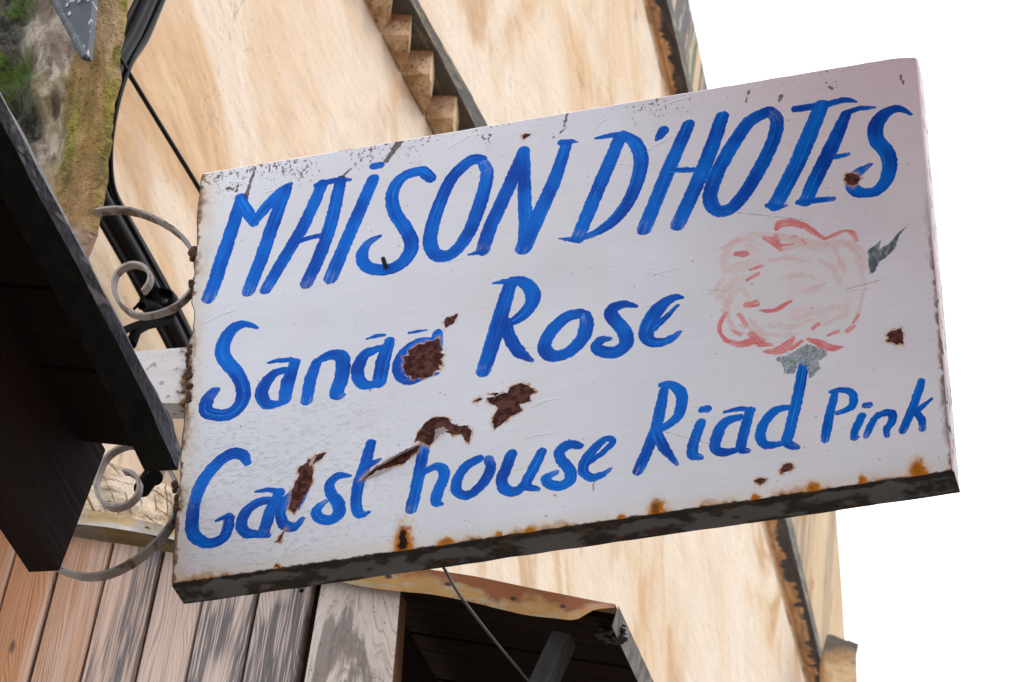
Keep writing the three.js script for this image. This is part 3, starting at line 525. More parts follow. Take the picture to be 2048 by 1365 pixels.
// outline of the front sheet, its left edge eaten by rust
const rim = (() => {
  const c = [onSign(342, 1172), onSign(1909, 944), onSign(1835, 107), onSign(400, 347)], edges = [];
  for (let k = 0; k < 4; k++) {
    const a = c[k], b = c[(k + 1) % 4], n = 90, pts = [];
    for (let i = 0; i < n; i++) {
      const v = a.clone().lerp(b, i / n), e = i / n, w = (fbm(e * 30, k * 7.7, 3, 17) - 0.5) * (k === 3 ? 0.0046 : k === 0 ? 0.0026 : 0.0012) + (k === 3 ? -0.006 * sm(0.70, 0.85, vn(e * 17, 3, 19)) : 0);
      const out = new THREE.Vector3(k === 1 ? 1 : k === 3 ? -1 : 0, k === 2 ? 1 : k === 0 ? -1 : 0, 0);
      pts.push(v.addScaledVector(out, w));
    }
    if (k === 2) for (let i = 0; i < 3; i++) pts[i].add(new THREE.Vector3(-0.003 + i * 0.001, -0.0045 + i * 0.0018, 0));
    edges.push(pts);
  }
  return edges;
})();
const suv = (v) => [(v.x * 1000 - X0) * MM / TW, (v.y * 1000 - Y0) * MM / TH_];
const inset = (v, d) => { const m = new THREE.Vector3(0.508, 0.347, 0).sub(v); return v.clone().add(new THREE.Vector3(Math.sign(m.x) * Math.min(d, Math.abs(m.x)), Math.sign(m.y) * Math.min(d, Math.abs(m.y)), 0)); };
{
  const loop = rim.flat().map((v) => inset(v, 0.0022)), front = new THREE.ShapeGeometry(new THREE.Shape(loop.map((v) => new THREE.Vector2(v.x, v.y))));
  const uv = front.attributes.uv, p = front.attributes.position; for (let i = 0; i < p.count; i++) uv.setXY(i, ...suv({ x: p.getX(i), y: p.getY(i) }));
  part('front_panel', front, signPaint, sign, 'white painted front sheet with three lines of blue lettering and a pink rose');
  const back = front.clone(); back.translate(0, 0, -TH); 
  const grimeAndShade = (dark, seed) => surface(512, 128, 0.5, 0.05, (x, y) => {  // blotches are dirt; the grey base is kept low to paint in underside shade
    const n = fbm(x * 50, y * 60, 4, seed), m = fbm(x * 14, y * 25, 3, seed + 1), v = y / 0.05, k = sm(0.515, 0.64, n * 0.5 + m * 0.5 + dark + 0.34 * sm(0.28, 0.0, v) + 0.12 * sm(0.85, 1, v));
    return [...mix3(mix3([0.125, 0.13, 0.14], [0.085, 0.082, 0.078], m), mix3([0.010, 0.009, 0.008], [0.05, 0.024, 0.014], sm(0.5, 0.75, fbm(x * 90, y * 90, 2, seed + 4))), k), 0.5 - 0.3 * k + n * 0.2, 0.75];
  }, { bump: 0.0008 });
  const clean = surface(256, 64, 0.5, 0.05, (x, y) => { const n = fbm(x * 60, y * 120, 4, 5), k = sm(0.6, 0.68, n); return [...mix3([0.78, 0.77, 0.78], [0.16, 0.11, 0.10], k), 0.5 - 0.3 * k, 0.55]; }, { bump: 0.001 });
  part('back_panel', back, clean, sign);
  const names = ['bottom_rim', 'right_rim', 'top_rim', 'left_rim'], mats = [grimeAndShade(0.02, 61), clean, clean, grimeAndShade(0.05, 91)];
  rim.forEach((e, k) => {
    const o = [...e, rim[(k + 1) % 4][0]], m = new MB(); let s = 0;
    for (let i = 0; i + 1 < o.length; i++) {
      const a = o[i], b = o[i + 1], l = a.distanceTo(b), wob = (q) => q.clone().add(new THREE.Vector3(0, 0, -TH)), ring = (q) => [inset(q, 0.0022).setZ(0), inset(q, 0.0006).setZ(-0.0009), q.clone().setZ(-0.0028), q.clone().setZ(-TH * 0.5), wob(q)], ra = ring(a), rb = ring(b), vs = [0, 0.002, 0.005, 0.025, 0.05];
      for (let j = 0; j < 4; j++) m.quad(ra[j], ra[j + 1], rb[j + 1], rb[j], [s, vs[j]], [s, vs[j + 1]], [s + l, vs[j + 1]], [s + l, vs[j]]);
      s += l;
    }
    part(names[k], m.geo(0.9), mats[k], sign);
  });
}
// paint lifting off in curled flakes: base line (photograph pixels), reach and curl
const flakePaint = new THREE.MeshStandardMaterial({ color: new THREE.Color().setRGB(0.66, 0.64, 0.62), roughness: 0.55, side: THREE.DoubleSide });
function flake(px, reach, dir, curl, label) {
  const pts = px.map(([x, y]) => onSign(x, y, 0.0006)), c = new THREE.CatmullRomCurve3(pts), n = 26, m = new MB(), rows = 5, g = [];
  for (let i = 0; i <= n; i++) {
    const b = c.getPoint(i / n), w = reach * Math.sin(Math.PI * clamp(i / n, 0.02, 0.98)) * (0.75 + 0.5 * vn(i * 0.45, px[0][0], 3)), row = [];
    for (let j = 0; j <= rows; j++) { const th = curl * j / rows, R = w / curl; row.push(b.clone().add(new THREE.Vector3(dir[0] * R * Math.sin(th), dir[1] * R * Math.sin(th), R * (1 - Math.cos(th))))); }
    g.push(row);
  }
  for (let i = 0; i < n; i++) for (let j = 0; j < rows; j++) m.quad(g[i][j], g[i + 1][j], g[i + 1][j + 1], g[i][j + 1], [0, 0], [1, 0], [1, 1], [0, 1]);
  part('paint_flake', m.geo(2), flakePaint, sign, label);
}
flake([[716, 966], [752, 936], [790, 913], [828, 894], [842, 889]], 0.011, [0.25, -0.97], 1.9, 'long curled strip of white paint above the tear by the letter h');
flake([[728, 962], [752, 952], [770, 945], [784, 938]], 0.006, [-0.2, 0.98], 1.5);
flake([[868, 882], [876, 872], [888, 864], [898, 862]], 0.010, [-0.45, 0.89], 1.6);
flake([[620, 934], [626, 926], [632, 912]], 0.006, [-0.9, 0.3], 1.4);
flake([[986, 800], [998, 788], [1010, 786]], 0.004, [0.1, -1], 1.3);
{
  // dark peg standing out of the letter S
  const b = onSign(771, 536), g = new THREE.CapsuleGeometry(0.0032, 0.013, 4, 10); g.rotateX(1.15); g.scale(1, 1, 1); g.translate(b.x, b.y + 0.004, 0.006);
  part('peg', g, new THREE.MeshStandardMaterial({ color: new THREE.Color().setRGB(0.02, 0.017, 0.017), roughness: 0.5 }), sign, 'small dark peg in the curl of the letter S');
}
// square arm and scrolled flat bars, welded to the left side
const ironPaint = surface(512, 128, 0.6, 0.08, (x, y) => {
  const n = fbm(x * 70, y * 70, 4, 211), m = fbm(x * 12, y * 12, 3, 213), k = sm(0.58, 0.68, n * 0.7 + m * 0.3), d = sm(0.45, 0.75, m) * 0.4;
  return [...mix3(mul3(mix3([0.42, 0.395, 0.375], [0.25, 0.205, 0.17], fbm(x * 25, y * 50, 3, 217)), 1 - d), mix3([0.06, 0.04, 0.03], [0.20, 0.10, 0.05], vn(x * 90, y * 90, 219)), k), 0.6 - 0.35 * k + n * 0.2, 0.6];
}, { bump: 0.0007 });
const rustMetal = surface(128, 128, 0.08, 0.08, (x, y) => { const n = fbm(x * 140, y * 140, 4, 221); return [...mix3([0.035, 0.018, 0.012], [0.27, 0.13, 0.06], sm(0.4, 0.7, n)), n, 0.9]; }, { bump: 0.002 });
{
  const z0 = -0.003, z1 = -0.041, tr = onSign(383, 694, z0), br = onSign(377, 808, z0), tl = onSign(200, 709, z0), bl = onSign(200, 802, z0), mv = (v, z) => v.clone().setZ(z);
  const armPaint = surface(256, 128, 0.2, 0.12, (x, y) => { const n = fbm(x * 90, y * 90, 4, 231), m = fbm(x * 20, y * 60, 3, 233), k = sm(0.112, 0.131, x + (n - 0.5) * 0.035), sp = sm(0.66, 0.72, n); return [...mix3(mix3([0.74, 0.745, 0.77], [0.66, 0.63, 0.58], m), mix3([0.05, 0.028, 0.018], [0.34, 0.16, 0.05], sm(0.35, 0.7, fbm(x * 160, y * 160, 3, 235))), clamp(k + sp * 0.5)), n * 0.5 + 0.3 - k * 0.2, 0.6]; }, { bump: 0.0015, spec: 0.3 });
  const arm = part('arm', hexa(bl, br, tr, tl, mv(bl, z1), mv(br, z1), mv(tr, z1), mv(tl, z1)), armPaint, sign, 'white square tube arm with a rusty weld');
  const r = rnd(41), weld = (x, y, w, n = 7) => {
    const gs = []; for (let i = 0; i < n; i++) { const v = onSign(x + (r() - 0.5) * 5, y + (i / Math.max(1, n - 1) - 0.5) * w, -0.001 - r() * 0.003), s = new THREE.IcosahedronGeometry(0.003 + r() * 0.0026, 1); s.scale(0.9 + r() * 0.5, 0.8 + r() * 0.7, 0.8); s.translate(v.x, v.y, v.z); gs.push(s); }
    part('weld', mergeGeometries(gs), rustMetal, sign);
  };
  weld(379, 750, 108, 26); weld(386, 508, 18, 4); weld(384, 575, 20, 5); weld(352, 1008, 26, 6); weld(350, 975, 12, 3);
  const bar = (px, w = 0.016, th = 0.0055, n = 130, zc = -0.02) => {
    const c = new THREE.CatmullRomCurve3(px.map(([x, y]) => onSign(x, y, zc)), false, 'centripetal'), L = c.getLength(), m = new MB(), ring = [];
    for (let i = 0; i <= n; i++) {
      const p = c.getPointAt(i / n), t = c.getTangentAt(i / n).normalize(), nr = new THREE.Vector3(-t.y, t.x, 0), k = 1 + (vn(i * 0.4, px[0][0], 7) - 0.5) * 0.25;
      const lean = new THREE.Vector3(0, 0, 1);
      ring.push([[-1, -1], [-1, 0.8], [-0.6, 1], [0.6, 1], [1, 0.8], [1, -1]].map(([a, b]) => p.clone().addScaledVector(nr, a * th / 2 * k).addScaledVector(lean, b * w / 2)));
    }
    for (let i = 0; i < n; i++) for (let j = 0; j < 6; j++) { const e = (j + 1) % 6; m.quad(ring[i][j], ring[i + 1][j], ring[i + 1][e], ring[i][e], [i / n * L, j * 0.006], [(i + 1) / n * L, j * 0.006], [(i + 1) / n * L, j * 0.006 + 0.006], [i / n * L, j * 0.006 + 0.006]); }
    for (const [q, f] of [[ring[0], 1], [ring[n], -1]]) for (let j = 1; j < 5; j++) m.tri(q[0], q[f > 0 ? j : j + 1], q[f > 0 ? j + 1 : j], [0, 0], [0.01, 0], [0.01, 0.01]);
    return m.geo(0.6);
  };
  part('scroll', bar([[190, 427], [204, 423], [240, 420], [292, 431], [342, 457], [372, 484], [388, 512], [394, 540]]), ironPaint, sign, 'upper arc of flat white bar');
  part('scroll', bar([[392, 560], [379, 588], [352, 613], [314, 629], [275, 632], [243, 612], [228, 578], [234, 548], [258, 531], [284, 533], [300, 550], [298, 568], [286, 585]], 0.013), ironPaint, sign, 'upper scroll curling to a small spiral');
  part('scroll', bar([[362, 1004], [352, 968], [334, 935], [300, 903], [255, 893], [218, 912], [199, 945], [193, 975], [201, 1001], [222, 1016], [248, 1013], [270, 998], [279, 976], [273, 956], [260, 946], [248, 944]], 0.012), ironPaint, sign, 'lower scroll curling to a small spiral');
  part('scroll', bar([[366, 985], [354, 1022], [334, 1062], [298, 1101], [256, 1131], [212, 1150], [170, 1154], [130, 1144], [80, 1115], [30, 1070]]), ironPaint, sign, 'lower arc of flat white bar');
}
// ---------------------------------------------------------------- left: wooden eave close to the camera
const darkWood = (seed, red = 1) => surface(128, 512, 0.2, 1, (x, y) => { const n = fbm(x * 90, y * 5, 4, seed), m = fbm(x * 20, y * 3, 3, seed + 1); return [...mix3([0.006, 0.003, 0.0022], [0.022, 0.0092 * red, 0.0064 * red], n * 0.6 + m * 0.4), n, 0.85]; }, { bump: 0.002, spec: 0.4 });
const EQ = -1.596, EHs = (s) => 3.868 + (3.2 - s) * 0.092;                 // outer top edge of the eave
const eave = thing('wooden_eave', 'dark wooden eave with a grey metal edge, close at the left, touching the sign', 'eave', P(2.4, -2.0, 3.9));
{
  const fasciaM = surface(256, 1024, 0.2, 2, (x, y) => {
    const n = fbm(x * 30 + y * 7, y * 9 - x * 12, 4, 701), s = fbm((x + y * 0.55) * 60, (y - x) * 5, 4, 703), f = fbm(x * 160, y * 110, 3, 705), k = sm(0.80, 0.86, vn(x * 130 + y * 40, y * 34, 707));
    return [...mix3(mix3([0.014, 0.016, 0.019], [0.080, 0.090, 0.102], sm(0.36, 0.72, n * 0.4 + s * 0.45 + f * 0.15)), [0.30, 0.31, 0.31], k * 0.6), n * 0.5 + f * 0.5 + k * 0.2, 0.42];
  }, { bump: 0.005, spec: 0.9 });
  const f0 = 1.7, f1 = 3.205, up = [], mid = [], low = [], inn = [], top = [];
  for (let i = 0; i <= 110; i++) {
    const s = mix(f0, f1, i / 110), w = fbm(s * 6, 1, 3, 711) - 0.5, w2 = fbm(s * 16, 4, 3, 715) - 0.5, e = sm(f1 - 0.05, f1, s), H = EHs(s), tip = sm(f1 - 0.16, f1, s);
    top.push(P(s, EQ - 0.030, H + 0.004)); up.push(P(s, EQ - 0.003 + 0.006 * w2 - e * 0.006, H - 0.003 + w2 * 0.007 - e * 0.010));
    mid.push(P(s, EQ + 0.003 + 0.005 * w - e * 0.004, H - 0.018 + w2 * 0.004)); low.push(P(s, EQ - 0.002 + 0.006 * w2, H - 0.036 - tip * 0.012 + w * 0.010)); inn.push(P(s, EQ - 0.046 + w * 0.006, H - 0.040 - tip * 0.010 + w2 * 0.008));
  }
  const flip = (g) => { const uv = g.attributes.uv; for (let k = 0; k < uv.count; k++) uv.setXY(k, uv.getY(k), uv.getX(k)); return g; }, L = (l) => l.at(-1), end = new MB(), cen = L(mid).clone().addScaledVector(N, -0.02).addScaledVector(U, 0.012);
  const ringE = [L(top), L(up), L(mid), L(low), L(inn), P(f1 - 0.01, EQ - 0.046, EHs(f1) - 0.005)]; for (let k = 0; k < 6; k++) end.tri(cen, ringE[k], ringE[(k + 1) % 6], [0.02, 0.02], [0.04 * k, 0], [0.04 * k + 0.04, 0.04]);
  part('metal_edge', mergeGeometries([sheet(top, up, 1), sheet(up, mid, 2), sheet(mid, low, 2)].map(flip)), fasciaM, eave, 'worn grey metal edge of the eave');
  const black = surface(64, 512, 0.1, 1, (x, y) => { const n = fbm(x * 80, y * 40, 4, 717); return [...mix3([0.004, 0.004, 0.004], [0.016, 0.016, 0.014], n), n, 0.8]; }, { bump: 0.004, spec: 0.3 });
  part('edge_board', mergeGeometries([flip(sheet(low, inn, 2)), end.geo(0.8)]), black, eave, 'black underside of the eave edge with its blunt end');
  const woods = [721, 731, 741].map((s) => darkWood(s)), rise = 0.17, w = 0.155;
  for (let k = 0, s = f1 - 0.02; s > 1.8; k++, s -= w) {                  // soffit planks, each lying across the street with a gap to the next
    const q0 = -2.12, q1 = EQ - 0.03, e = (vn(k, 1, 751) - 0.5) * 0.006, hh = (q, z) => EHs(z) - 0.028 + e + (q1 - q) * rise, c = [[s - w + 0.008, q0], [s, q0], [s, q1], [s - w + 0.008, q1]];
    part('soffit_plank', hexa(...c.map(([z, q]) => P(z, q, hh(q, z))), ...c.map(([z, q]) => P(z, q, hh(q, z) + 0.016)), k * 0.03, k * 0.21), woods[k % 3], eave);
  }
  part('roof_sheet', (() => { const b = top.map((v, i) => { const s = mix(f0, f1, i / 110); return P(s, -2.12, EHs(s) - 0.006 + 0.494 * rise); }); return flip(sheet(top, b, 1)); })(), fasciaM, eave);
  // deep beam under the soffit with a slanting cut at its end
  const q0 = -1.771, q1 = -1.729, eB = at('q', q1, 118, 1142), eT = at('q', q1, 205, 926), hT = eT.h + 0.02;
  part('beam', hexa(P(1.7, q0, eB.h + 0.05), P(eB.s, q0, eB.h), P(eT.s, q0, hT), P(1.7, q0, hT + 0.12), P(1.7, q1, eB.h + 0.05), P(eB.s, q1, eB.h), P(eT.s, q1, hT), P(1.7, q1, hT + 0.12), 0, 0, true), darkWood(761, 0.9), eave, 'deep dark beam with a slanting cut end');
}
// ---------------------------------------------------------------- left: mossy corbel with a steel plate
const CS = 3.5;
const corbel = thing('mossy_corbel', 'mossy weathered masonry corbel hanging at the upper left above the eave', 'corbel', A('s', CS, 170, 480));
{
  const mm = surface(1024, 1024, 0.6, 0.6, (x, y) => {
    // x from the right edge inwards is 0.6 - x; y up
    const d = 0.6 - x, n = fbm(x * 26, y * 20, 5, 801), f = fbm(x * 90, y * 50, 4, 803), fib = fbm((x + y * 0.25) * 70, y * 12, 4, 805), sp = vn(x * 420, y * 420, 807), big = fbm(x * 9, y * 7, 3, 809);
    const right = sm(0.092, 0.072, d + (n - 0.5) * 0.03), deep = sm(0.125, 0.175, d + (big - 0.5) * 0.10 + (n - 0.5) * 0.05), fib2 = fbm((x + y * 0.3) * 130, y * 26, 4, 806), grit = fbm(x * 200, y * 160, 3, 808);
    let pale = mix3([0.52, 0.46, 0.39], [0.24, 0.19, 0.145], sm(0.36, 0.66, fib * 0.45 + fib2 * 0.3 + n * 0.25));
    pale = mix3(pale, [0.15, 0.105, 0.07], sm(0.54, 0.66, f * 0.5 + big * 0.5) * 0.75);
    pale = mix3(pale, [0.31, 0.29, 0.12], sm(0.50, 0.66, fbm(x * 24, y * 10, 4, 812)) * 0.45);
    let dark = mix3([0.012, 0.014, 0.010], [0.085, 0.075, 0.055], sm(0.40, 0.70, f * 0.5 + grit * 0.5));
    const tuft = fbm(x * 15, y * 11, 3, 811), sprig = fbm(x * 210, y * 150, 3, 814);
    dark = mix3(dark, mix3([0.025, 0.06, 0.006], [0.090, 0.150, 0.016], sprig), sm(0.53, 0.64, tuft * 0.75 + sprig * 0.25) * sm(0.26, 0.40, y) * 0.95);
    dark = mix3(dark, mix3([0.10, 0.085, 0.008], [0.32, 0.27, 0.03], sprig), sm(0.53, 0.63, fbm(x * 18 + 4, y * 13, 3, 813) * 0.8 + sprig * 0.2) * sm(0.19, 0.22, d) * sm(0.36, 0.28, y));
    pale = mix3(pale, dark, deep);
    const k = Math.hypot((d - 0.118) / 0.014, (y - 0.155) / 0.014), k2 = Math.hypot((d - 0.100) / 0.010, (y - 0.295) / 0.030), k3 = Math.hypot((d - 0.082) / 0.008, (y - 0.27) / 0.045);
    for (const q of [k, k2, k3]) pale = mix3(pale, [0.05, 0.032, 0.025], sm(1.3, 0.5, q + (f - 0.5) * 1.6) * 0.85);
    let br = mix3([0.36, 0.225, 0.10], [0.20, 0.13, 0.035], sm(0.35, 0.65, fbm(x * 40, y * 6, 4, 815)));
    br = mix3(br, mix3([0.060, 0.058, 0.010], [0.24, 0.21, 0.030], sm(0.3, 0.7, grit * 0.5 + n * 0.5)), sm(0.40, 0.60, fbm(x * 30, y * 4.5, 4, 817) + sm(0.02, 0.0, d) * 0.10 - sm(0.02, 0.035, d) * sm(0.05, 0.035, d) * 0.06) * 0.9);
    br = mix3(br, [0.48, 0.34, 0.20], sm(0.30, 0.40, y) * sm(0.50, 0.62, fbm(x * 22, y * 8, 3, 819)) * 0.7);
    br = mix3(br, [0.05, 0.035, 0.012], sm(0.62, 0.80, grit * 0.6 + sp * 0.4) * 0.75);
    let c = mix3(pale, br, right);
    const low = sm(0.20, 0.08, y + (n - 0.5) * 0.08); c = mix3(c, mix3([0.17, 0.085, 0.035], [0.34, 0.21, 0.11], sm(0.3, 0.7, f * 0.6 + grit * 0.4)), low * (1 - right * 0.55));
    c = mix3(c, [0.38, 0.27, 0.20], sm(0.045, 0.02, y + (n - 0.5) * 0.03) * 0.8);
    return [...c, 0.5 + (n - 0.5) * 0.6 + (f - 0.5) * 0.4 + (fib - 0.5) * 0.35 * (1 - right) - (sp > 0.8 ? 0.1 : 0), 0.95];
  }, { bump: 0.012 });
  const edge = [[290, -340], [262, -90], [251, 0], [238, 110], [230, 180], [220, 270], [210, 330], [197, 420], [186, 470], [166, 494]].map(([x, y]) => A('s', CS, x, y)), curve = new THREE.CatmullRomCurve3(edge), n = 90, cols = 44, g = new MB(), grid = [], o = at('s', CS, 166, 494);
  for (let i = 0; i <= n; i++) {
    const e = curve.getPoint(i / n), row = [];
    for (let j = 0; j <= cols + 8; j++) {
      let v;
      if (j <= cols) { const d = (j / cols) ** 1.1 * 0.52, y = e.y - o.h; v = e.clone().addScaledVector(N, -d - (fbm(y * 30, 3, 3, 821) - 0.5) * 0.012 * sm(0.05, 0, d)); v.addScaledVector(Y, -d * 0.10 * sm(0.25, 0, y));
        const r = fbm(d * 16, y * 12, 4, 823) - 0.5, rough = sm(0.065, 0.11, d); v.addScaledVector(U, -r * 0.10 * rough - (fbm(d * 40, y * 20, 3, 825) - 0.5) * 0.012 + sm(0.012, 0, d) * 0.012 + rough * 0.01); }
      else v = e.clone().addScaledVector(N, -(fbm((e.y - o.h) * 30, 3, 3, 821) - 0.5) * 0.012 - (j - cols) * 0.034).addScaledVector(U, 0.014 + (j - cols) * 0.05);
      row.push(v);
    }
    grid.push(row);
  }
  const uvc = (v, j) => (j <= cols ? [0.6 - (edge[0].dot(N) - v.dot(N)) * 0 - (curve.getPoint(0), 0) - 0 + 0, 0] : [0, 0]);
  const uvg = (i, j) => { const v = grid[i][j], e = curve.getPoint(i / n); return [j <= cols ? 0.6 - (e.dot(N) - v.dot(N)) : 0.6 + (j - cols) * 0.06, v.y - o.h]; };
  for (let i = 0; i < n; i++) { const order = [...Array(cols + 1).keys()], run = (j, e) => g.quad(grid[i][j], grid[i][e], grid[i + 1][e], grid[i + 1][j], uvg(i, j), uvg(i, e), uvg(i + 1, e), uvg(i + 1, j)); for (let j = 0; j < cols; j++) run(j, j + 1); run(0, cols + 1); for (let j = cols + 1; j < cols + 8; j++) run(j, j + 1); }
  for (let j = 0; j < cols; j++) { const a = grid[n][j], b = grid[n][j + 1], c = b.clone().addScaledVector(U, 0.35).addScaledVector(N, -0.22).addScaledVector(Y, 0.31), d = a.clone().addScaledVector(U, 0.35).addScaledVector(N, -0.22).addScaledVector(Y, 0.31); g.quad(a, b, c, d, [0.6 - j / cols * 0.5, 0.01], [0.6 - (j + 1) / cols * 0.5, 0.01], [0.3, 0.01], [0.3, 0.01]); }
  let cg = mergeVertices(g.geo(), 1e-5); cg.computeVertexNormals(); cg = toCreasedNormals(cg, 0.9);
  part('masonry', cg, mm, corbel, 'rough pale core beside a brown and green mossy face');
}
{
  const s = CS - 0.045, pts = [[60, -120], [108, 0], [168, 118], [182, 122], [188, 60], [201, -120]].map(([x, y]) => at('s', s, x, y)), o = pts[3];
  const plate = thing('steel_plate', 'pointed grey steel plate with a stud, fixed on the mossy corbel at the top left', 'plate', V(o));
  const sh = new THREE.Shape(pts.map((p) => new THREE.Vector2(p.q - o.q, p.h - o.h))), g = new THREE.ExtrudeGeometry(sh, { depth: 0.016, bevelEnabled: true, bevelSize: 0.0022, bevelThickness: 0.0022, bevelSegments: 3 });
  const toStreet = (geo) => geo.applyMatrix4(new THREE.Matrix4().makeBasis(N, Y, U.clone().negate())).applyMatrix4(new THREE.Matrix4().makeTranslation(...V(o).toArray()));
  const steel = surface(256, 256, 0.3, 0.3, (x, y) => { const n = fbm(x * 40, y * 40, 3, 841), k = sm(0.85, 0.9, vn(x * 130, y * 60, 843)); return [...mix3(mul3([0.070, 0.083, 0.098], 0.85 + n * 0.3), [0.42, 0.42, 0.43], k), n, 0.5]; }, { bump: 0.0006, metalness: 0.1, spec: 0.5 });
  part('plate', toStreet(g), steel, plate);
  const hd = at('s', s, 168, 6), st = new THREE.CylinderGeometry(0.008, 0.008, 0.03, 6); st.rotateX(Math.PI / 2); st.translate(hd.q - o.q, hd.h - o.h, 0.026); part('stud', toStreet(st), steel, plate);
  const lip = new THREE.CapsuleGeometry(0.0065, 0.19, 4, 8), a = at('s', s, 104, -10), b = at('s', s, 172, 118), d = new THREE.Vector2(b.q - a.q, b.h - a.h); lip.rotateZ(Math.atan2(d.y, d.x) - Math.PI / 2); lip.translate((a.q + b.q) / 2 - o.q, (a.h + b.h) / 2 - o.h, 0.016); part('folded_lip', toStreet(lip), steel, plate);
  const weldM = new THREE.MeshStandardMaterial({ color: new THREE.Color().setRGB(0.35, 0.35, 0.36), roughness: 0.4, metalness: 0.4 }), r = rnd(5);
  for (const [x, y] of [[144, 14], [143, 26], [147, 44], [166, 18], [184, 16]]) { const c = at('s', s, x, y), w = new THREE.IcosahedronGeometry(0.0035, 1); w.scale(0.8, 1.5, 0.6); w.translate(c.q - o.q, c.h - o.h, 0.019); part('weld_bead', toStreet(w), weldM, plate); }
}
// ---------------------------------------------------------------- cables along the wall
const rubber = surface(128, 512, 0.1, 1, (x, y) => { const n = fbm(x * 60, y * 20, 3, 851); return [...mul3([0.0045, 0.0045, 0.0052], 0.7 + n * 0.8), n, 0.40]; }, { bump: 0.0004, spec: 0.16 });
const Q = (q, l) => l.map(([x, y]) => A('q', q, x, y));
function cable(name, label, pts, r, group) { const o = thing(name, label, 'cable', pts[0].clone(), group); part('strand', tube(pts, r, 70, 8), rubber, o); return o; }
cable('power_cable', 'single taut black cable between the corbel and the upper left corner of the sign', Q(-2.2, [[120, -80], [236, 112], [318, 247], [398, 378], [470, 500], [560, 660], [640, 810], [700, 930]]), 0.0046);
cable('thin_wire', 'hair-thin dark wire along the right side of the black cable bundle', Q(-2.2, [[196, 362], [226, 410], [262, 470], [296, 528], [330, 585], [350, 620], [400, 705]]), 0.0015);
{
  const bun = thing('cable_bundle', 'thick bundle of black cables running down the wall behind the scrolls to the sign', 'cable bundle', A('q', -2.22, 300, 520));
  const path = [[352, -130], [318, -50], [288, 20], [262, 75], [232, 130], [204, 220], [192, 310], [196, 376], [222, 430], [256, 490], [290, 552], [318, 606], [344, 656], [366, 700], [410, 790], [470, 910], [520, 1000]];
  const strand = (dx, q, r, wig, seed) => Q(q, path.map(([x, y], i) => [x + dx + (vn(i * 0.7, seed, 861) - 0.5) * wig, y])).map((v) => v);
  for (const [dx, q, r, wig, seed] of [[-3, -2.215, 0.0175, 4, 1], [22, -2.23, 0.0115, 6, 2], [-20, -2.235, 0.009, 8, 3], [8, -2.24, 0.010, 10, 4], [28, -2.20, 0.0048, 4, 5], [-26, -2.22, 0.005, 8, 6]]) part('strand', tube(strand(dx, q, r, wig, seed), r, 110, 10), rubber, bun);
  const c = A('q', -2.2, 318, 606), t = A('q', -2.2, 336, 640).sub(A('q', -2.2, 300, 572)).normalize(), tie = new THREE.TorusGeometry(0.030, 0.0065, 6, 20), m = new THREE.Matrix4().lookAt(new THREE.Vector3(), t, Y);
  tie.scale(1, 0.75, 2.4); tie.applyMatrix4(m); tie.translate(c.x, c.y, c.z); part('clamp', tie, rubber, bun, 'black clamp holding the strands');
  const blackIron = new THREE.MeshPhysicalMaterial({ color: new THREE.Color().setRGB(0.006, 0.006, 0.006), roughness: 0.85, specularIntensity: 0.05 });
  part('hook', mergeGeometries([tube(Q(-2.17, [[282, 612], [300, 610], [322, 622], [344, 628]]), 0.008, 12, 7), tube(Q(-2.18, [[262, 690], [272, 664], [292, 650], [318, 644], [340, 636]]), 0.0095, 16, 7), tube(Q(-2.18, [[268, 618], [280, 606], [292, 604]]), 0.003, 8, 6)]), blackIron, bun, 'black bracket under the clamp');
  part('hook', tube(Q(-2.18, [[214, 690], [236, 668], [262, 655], [300, 642]]), 0.007, 16, 7), blackIron, bun);
}
